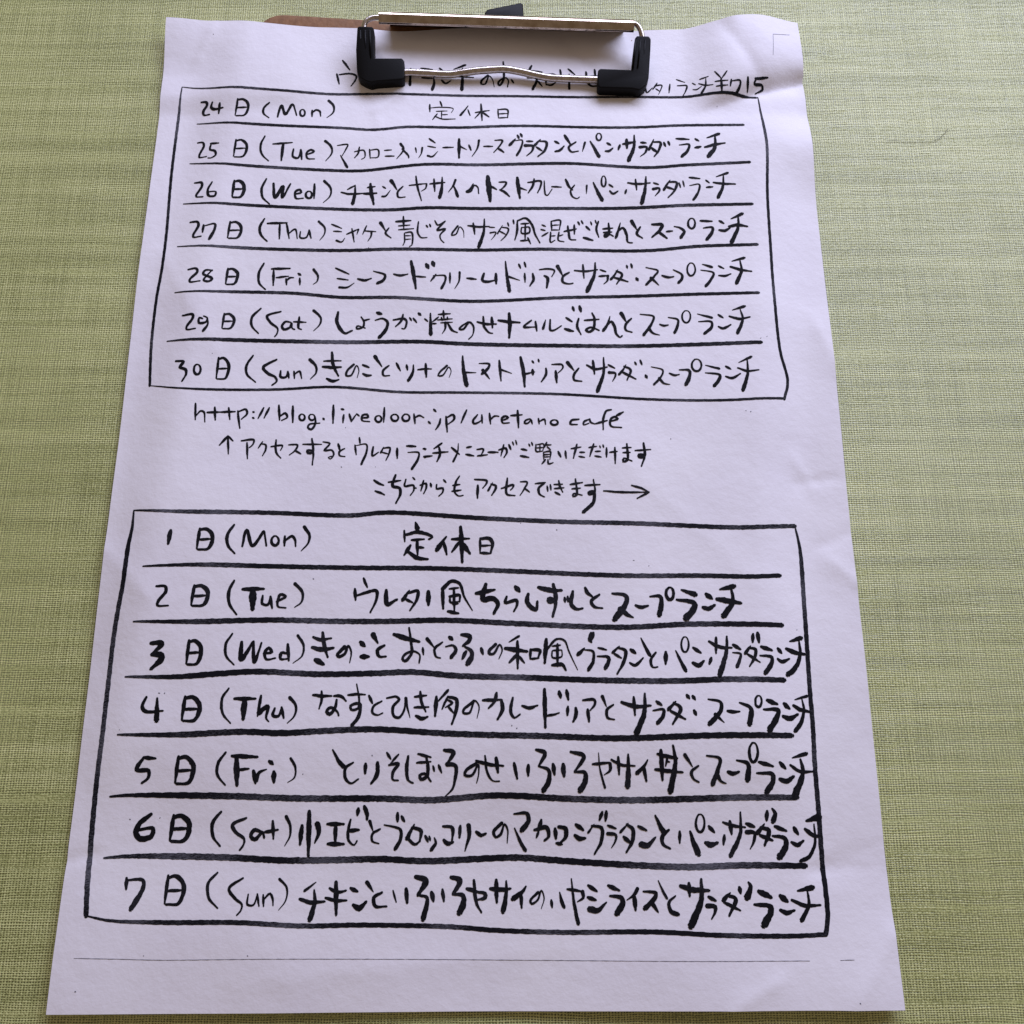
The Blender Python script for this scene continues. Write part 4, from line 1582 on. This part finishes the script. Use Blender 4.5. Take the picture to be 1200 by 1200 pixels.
# ---------------------------------------------------------------- the sheet
sheet_thing = thing("menu_sheet", "white handwritten lunch menu sheet held by the clip of the clipboard", "paper sheet")
GU, GV = np.linspace(-105, 105, 169), np.linspace(-148.5, 148.5, 239)
UU, VV = np.meshgrid(GU, GV)
XX, YY, ZZ = sheet(UU, VV)
def build_paper():
    nu, nv = len(GU), len(GV)
    vs = np.stack([XX, YY, ZZ], -1).reshape(-1, 3)
    fs = [(j*nu+i, j*nu+i+1, (j+1)*nu+i+1, (j+1)*nu+i) for j in range(nv-1) for i in range(nu-1)]
    o = mesh_obj("paper", [tuple(map(float, v)) for v in vs], fs, M_paper, sheet_thing)
    s = o.modifiers.new("thickness", 'SOLIDIFY'); s.thickness = .12*MM; s.offset = -1
    e = o.modifiers.new("sharp_rim", 'EDGE_SPLIT'); e.split_angle = math.radians(45)
    return o
build_paper()
def on_sheet(u, v, lift):
    fi = (np.asarray(u)+105)/210*(len(GU)-1); fj = (np.asarray(v)+148.5)/297*(len(GV)-1)
    fi = np.clip(fi, 0, len(GU)-1.001); fj = np.clip(fj, 0, len(GV)-1.001)
    i = fi.astype(int); j = fj.astype(int); a = fi-i; b = fj-j
    def bl(G): return G[j, i]*(1-a)*(1-b)+G[j, i+1]*a*(1-b)+G[j+1, i]*(1-a)*b+G[j+1, i+1]*a*b
    return np.stack([bl(XX), bl(YY), bl(ZZ)+lift], -1)

rng = random.Random(5)
class Ink:
    """collects brush strokes into one mesh that lies on the paper"""
    def __init__(s): s.v = []; s.f = []; s.k = 0
    def stroke(s, pts, w, prof='n', step=.45, rough=.07):
        P = catmull(pts, step)
        n = len(P)
        if n < 2: return
        P = np.array(P)
        d = np.gradient(P, axis=0); ln = np.maximum(np.linalg.norm(d, axis=1), 1e-6); T = d/ln[:, None]
        Nn = np.stack([-T[:, 1], T[:, 0]], 1)
        t = np.linspace(0, 1, n)
        if prof == 's': f = .38+.72*np.clip(t*1.25, 0, 1)**.8
        elif prof == 't': f = 1.1-.80*t**1.4
        elif prof == 'r': f = .35+.75*np.clip(t*9, 0, 1)**.7-.1*np.clip((t-.93)*14, 0, 1)
        elif prof == 'e': f = np.ones(n)
        else: f = .62+.46*np.sin(np.pi*np.clip(t*1.12+.03, 0, 1))**.8
        ph1, ph2, ph3, ph4 = [rng.uniform(0, 6.28) for _ in range(4)]
        arc = np.cumsum(ln)
        jl = 1+rough*np.sin(arc*1.7+ph1)+rough*.7*np.sin(arc*4.3+ph2)
        jr = 1+rough*np.sin(arc*2.1+ph3)+rough*.7*np.sin(arc*5.1+ph4)
        if rough > 0:
            jl = jl+np.array([rng.gauss(0, rough*.5) for _ in range(n)]); jr = jr+np.array([rng.gauss(0, rough*.5) for _ in range(n)])
        hw = w*.5*f
        Lp = P+Nn*(hw*jl)[:, None]; Rp = P-Nn*(hw*jr)[:, None]
        s.k += 1
        lift = .055+.0007*(s.k % 60)
        c0 = [P[0]-T[0]*hw[0]*math.cos(a)+Nn[0]*hw[0]*math.sin(a) for a in (.9, 0, -.9)]
        c1 = [P[-1]+T[-1]*hw[-1]*math.cos(a)-Nn[-1]*hw[-1]*math.sin(a) for a in (.9, 0, -.9)]
        A = np.array(list(Lp)+list(Rp)+c0+c1)
        W3 = on_sheet(A[:, 0], A[:, 1], lift)
        b = len(s.v); s.v += [tuple(map(float, p)) for p in W3]
        for i in range(n-1): s.f.append((b+i, b+n+i, b+n+i+1, b+i+1))
        e = b+2*n
        s.f.append((b, e, e+1, e+2, b+n))
        s.f.append((b+2*n-1, e+3, e+4, e+5, b+n-1) if False else (b+n-1, b+2*n-1, e+5, e+4, e+3) if False else (b+2*n-1, e+5, e+4, e+3, b+n-1)[::1])
    def build(s, name, mat, label=None):
        # make every face look up
        V = np.array(s.v); out = []
        for f in s.f:
            p = V[list(f)]; x, y = p[:, 0], p[:, 1]
            ar = np.sum(x*np.roll(y, -1)-np.roll(x, -1)*y)
            out.append(f if ar > 0 else tuple(reversed(f)))
        o = mesh_obj(name, s.v, out, mat, sheet_thing, smooth=False)
        if label: o['label'] = label
        return o
def pairs(a):
    a = [int(q)/20 for q in a]
    return list(zip(a[::2], a[1::2]))
for label, txt in INK_LINES:
    ink = Ink()
    for ln in txt.split('\n'):
        tk = ln.split()
        ink.stroke(pairs(tk[1:]), int(tk[0][1:])/100*1.0, tk[0][0])
    ink.build("handwriting", M_ink, label)
borders = [r for r in RULES if r[0] == 'table_border']
for k, lab in ((0, "thin brush outline of the upper table"), (1, "thick brush outline of the lower table")):
    ink = Ink()
    for _, w, tx in borders[4*k:4*k+4]: ink.stroke(pairs(tx.split()), w, 'r', .6, .06)
    ink.build("table_outline", M_rule, lab)
for _, w, tx in [r for r in RULES if r[0] == 'ruled_line']:
    ink = Ink(); ink.stroke(pairs(tx.split()), w, 'r', .6, .06); ink.build("ruled_line", M_rule)
ink = Ink()
for nme, w, tx in FAINT: 
    if nme == 'printed_line': ink.stroke(pairs(tx.split()), w*.8, 'e', .8, .3)
ink.build("printed_line", M_faint, "faint thin printed line near the bottom edge")
ink = Ink()
for nme, w, tx in FAINT: 
    if nme == 'corner_mark': ink.stroke(pairs(tx.split()), w, 'e', .8, .2)
ink.build("corner_mark", M_faint, "faint printed corner mark at the top right")
ink = Ink()
for u, v in pairs(SPECKS.split()):
    a = rng.uniform(0, 3); l = rng.uniform(.08, .35)
    ink.stroke([(u, v), (u+l*math.cos(a), v-l*math.sin(a)*.6)], rng.uniform(.16, .3), 'e', .2, .1)
o = ink.build("specks", M_faint); o['kind'] = 'stuff'

# ---------------------------------------------------------------- stray hair on the cloth
hair = tube("stray_hair", [(130.51, 105.43, 0.20), (133.58, 105.51, 0.20), (137.73, 105.31, 0.20), (141.92, 105.50, 0.20), (145.25, 105.36, 0.20), (147.90, 106.52, 0.20), (149.84, 108.50, 0.20), (151.18, 110.15, 0.20)], .06, M_hair, None, seg=6, step=1.0)
hair['label'] = "thin brown hair lying on the green cloth right of the sheet"
hair['category'] = "hair"
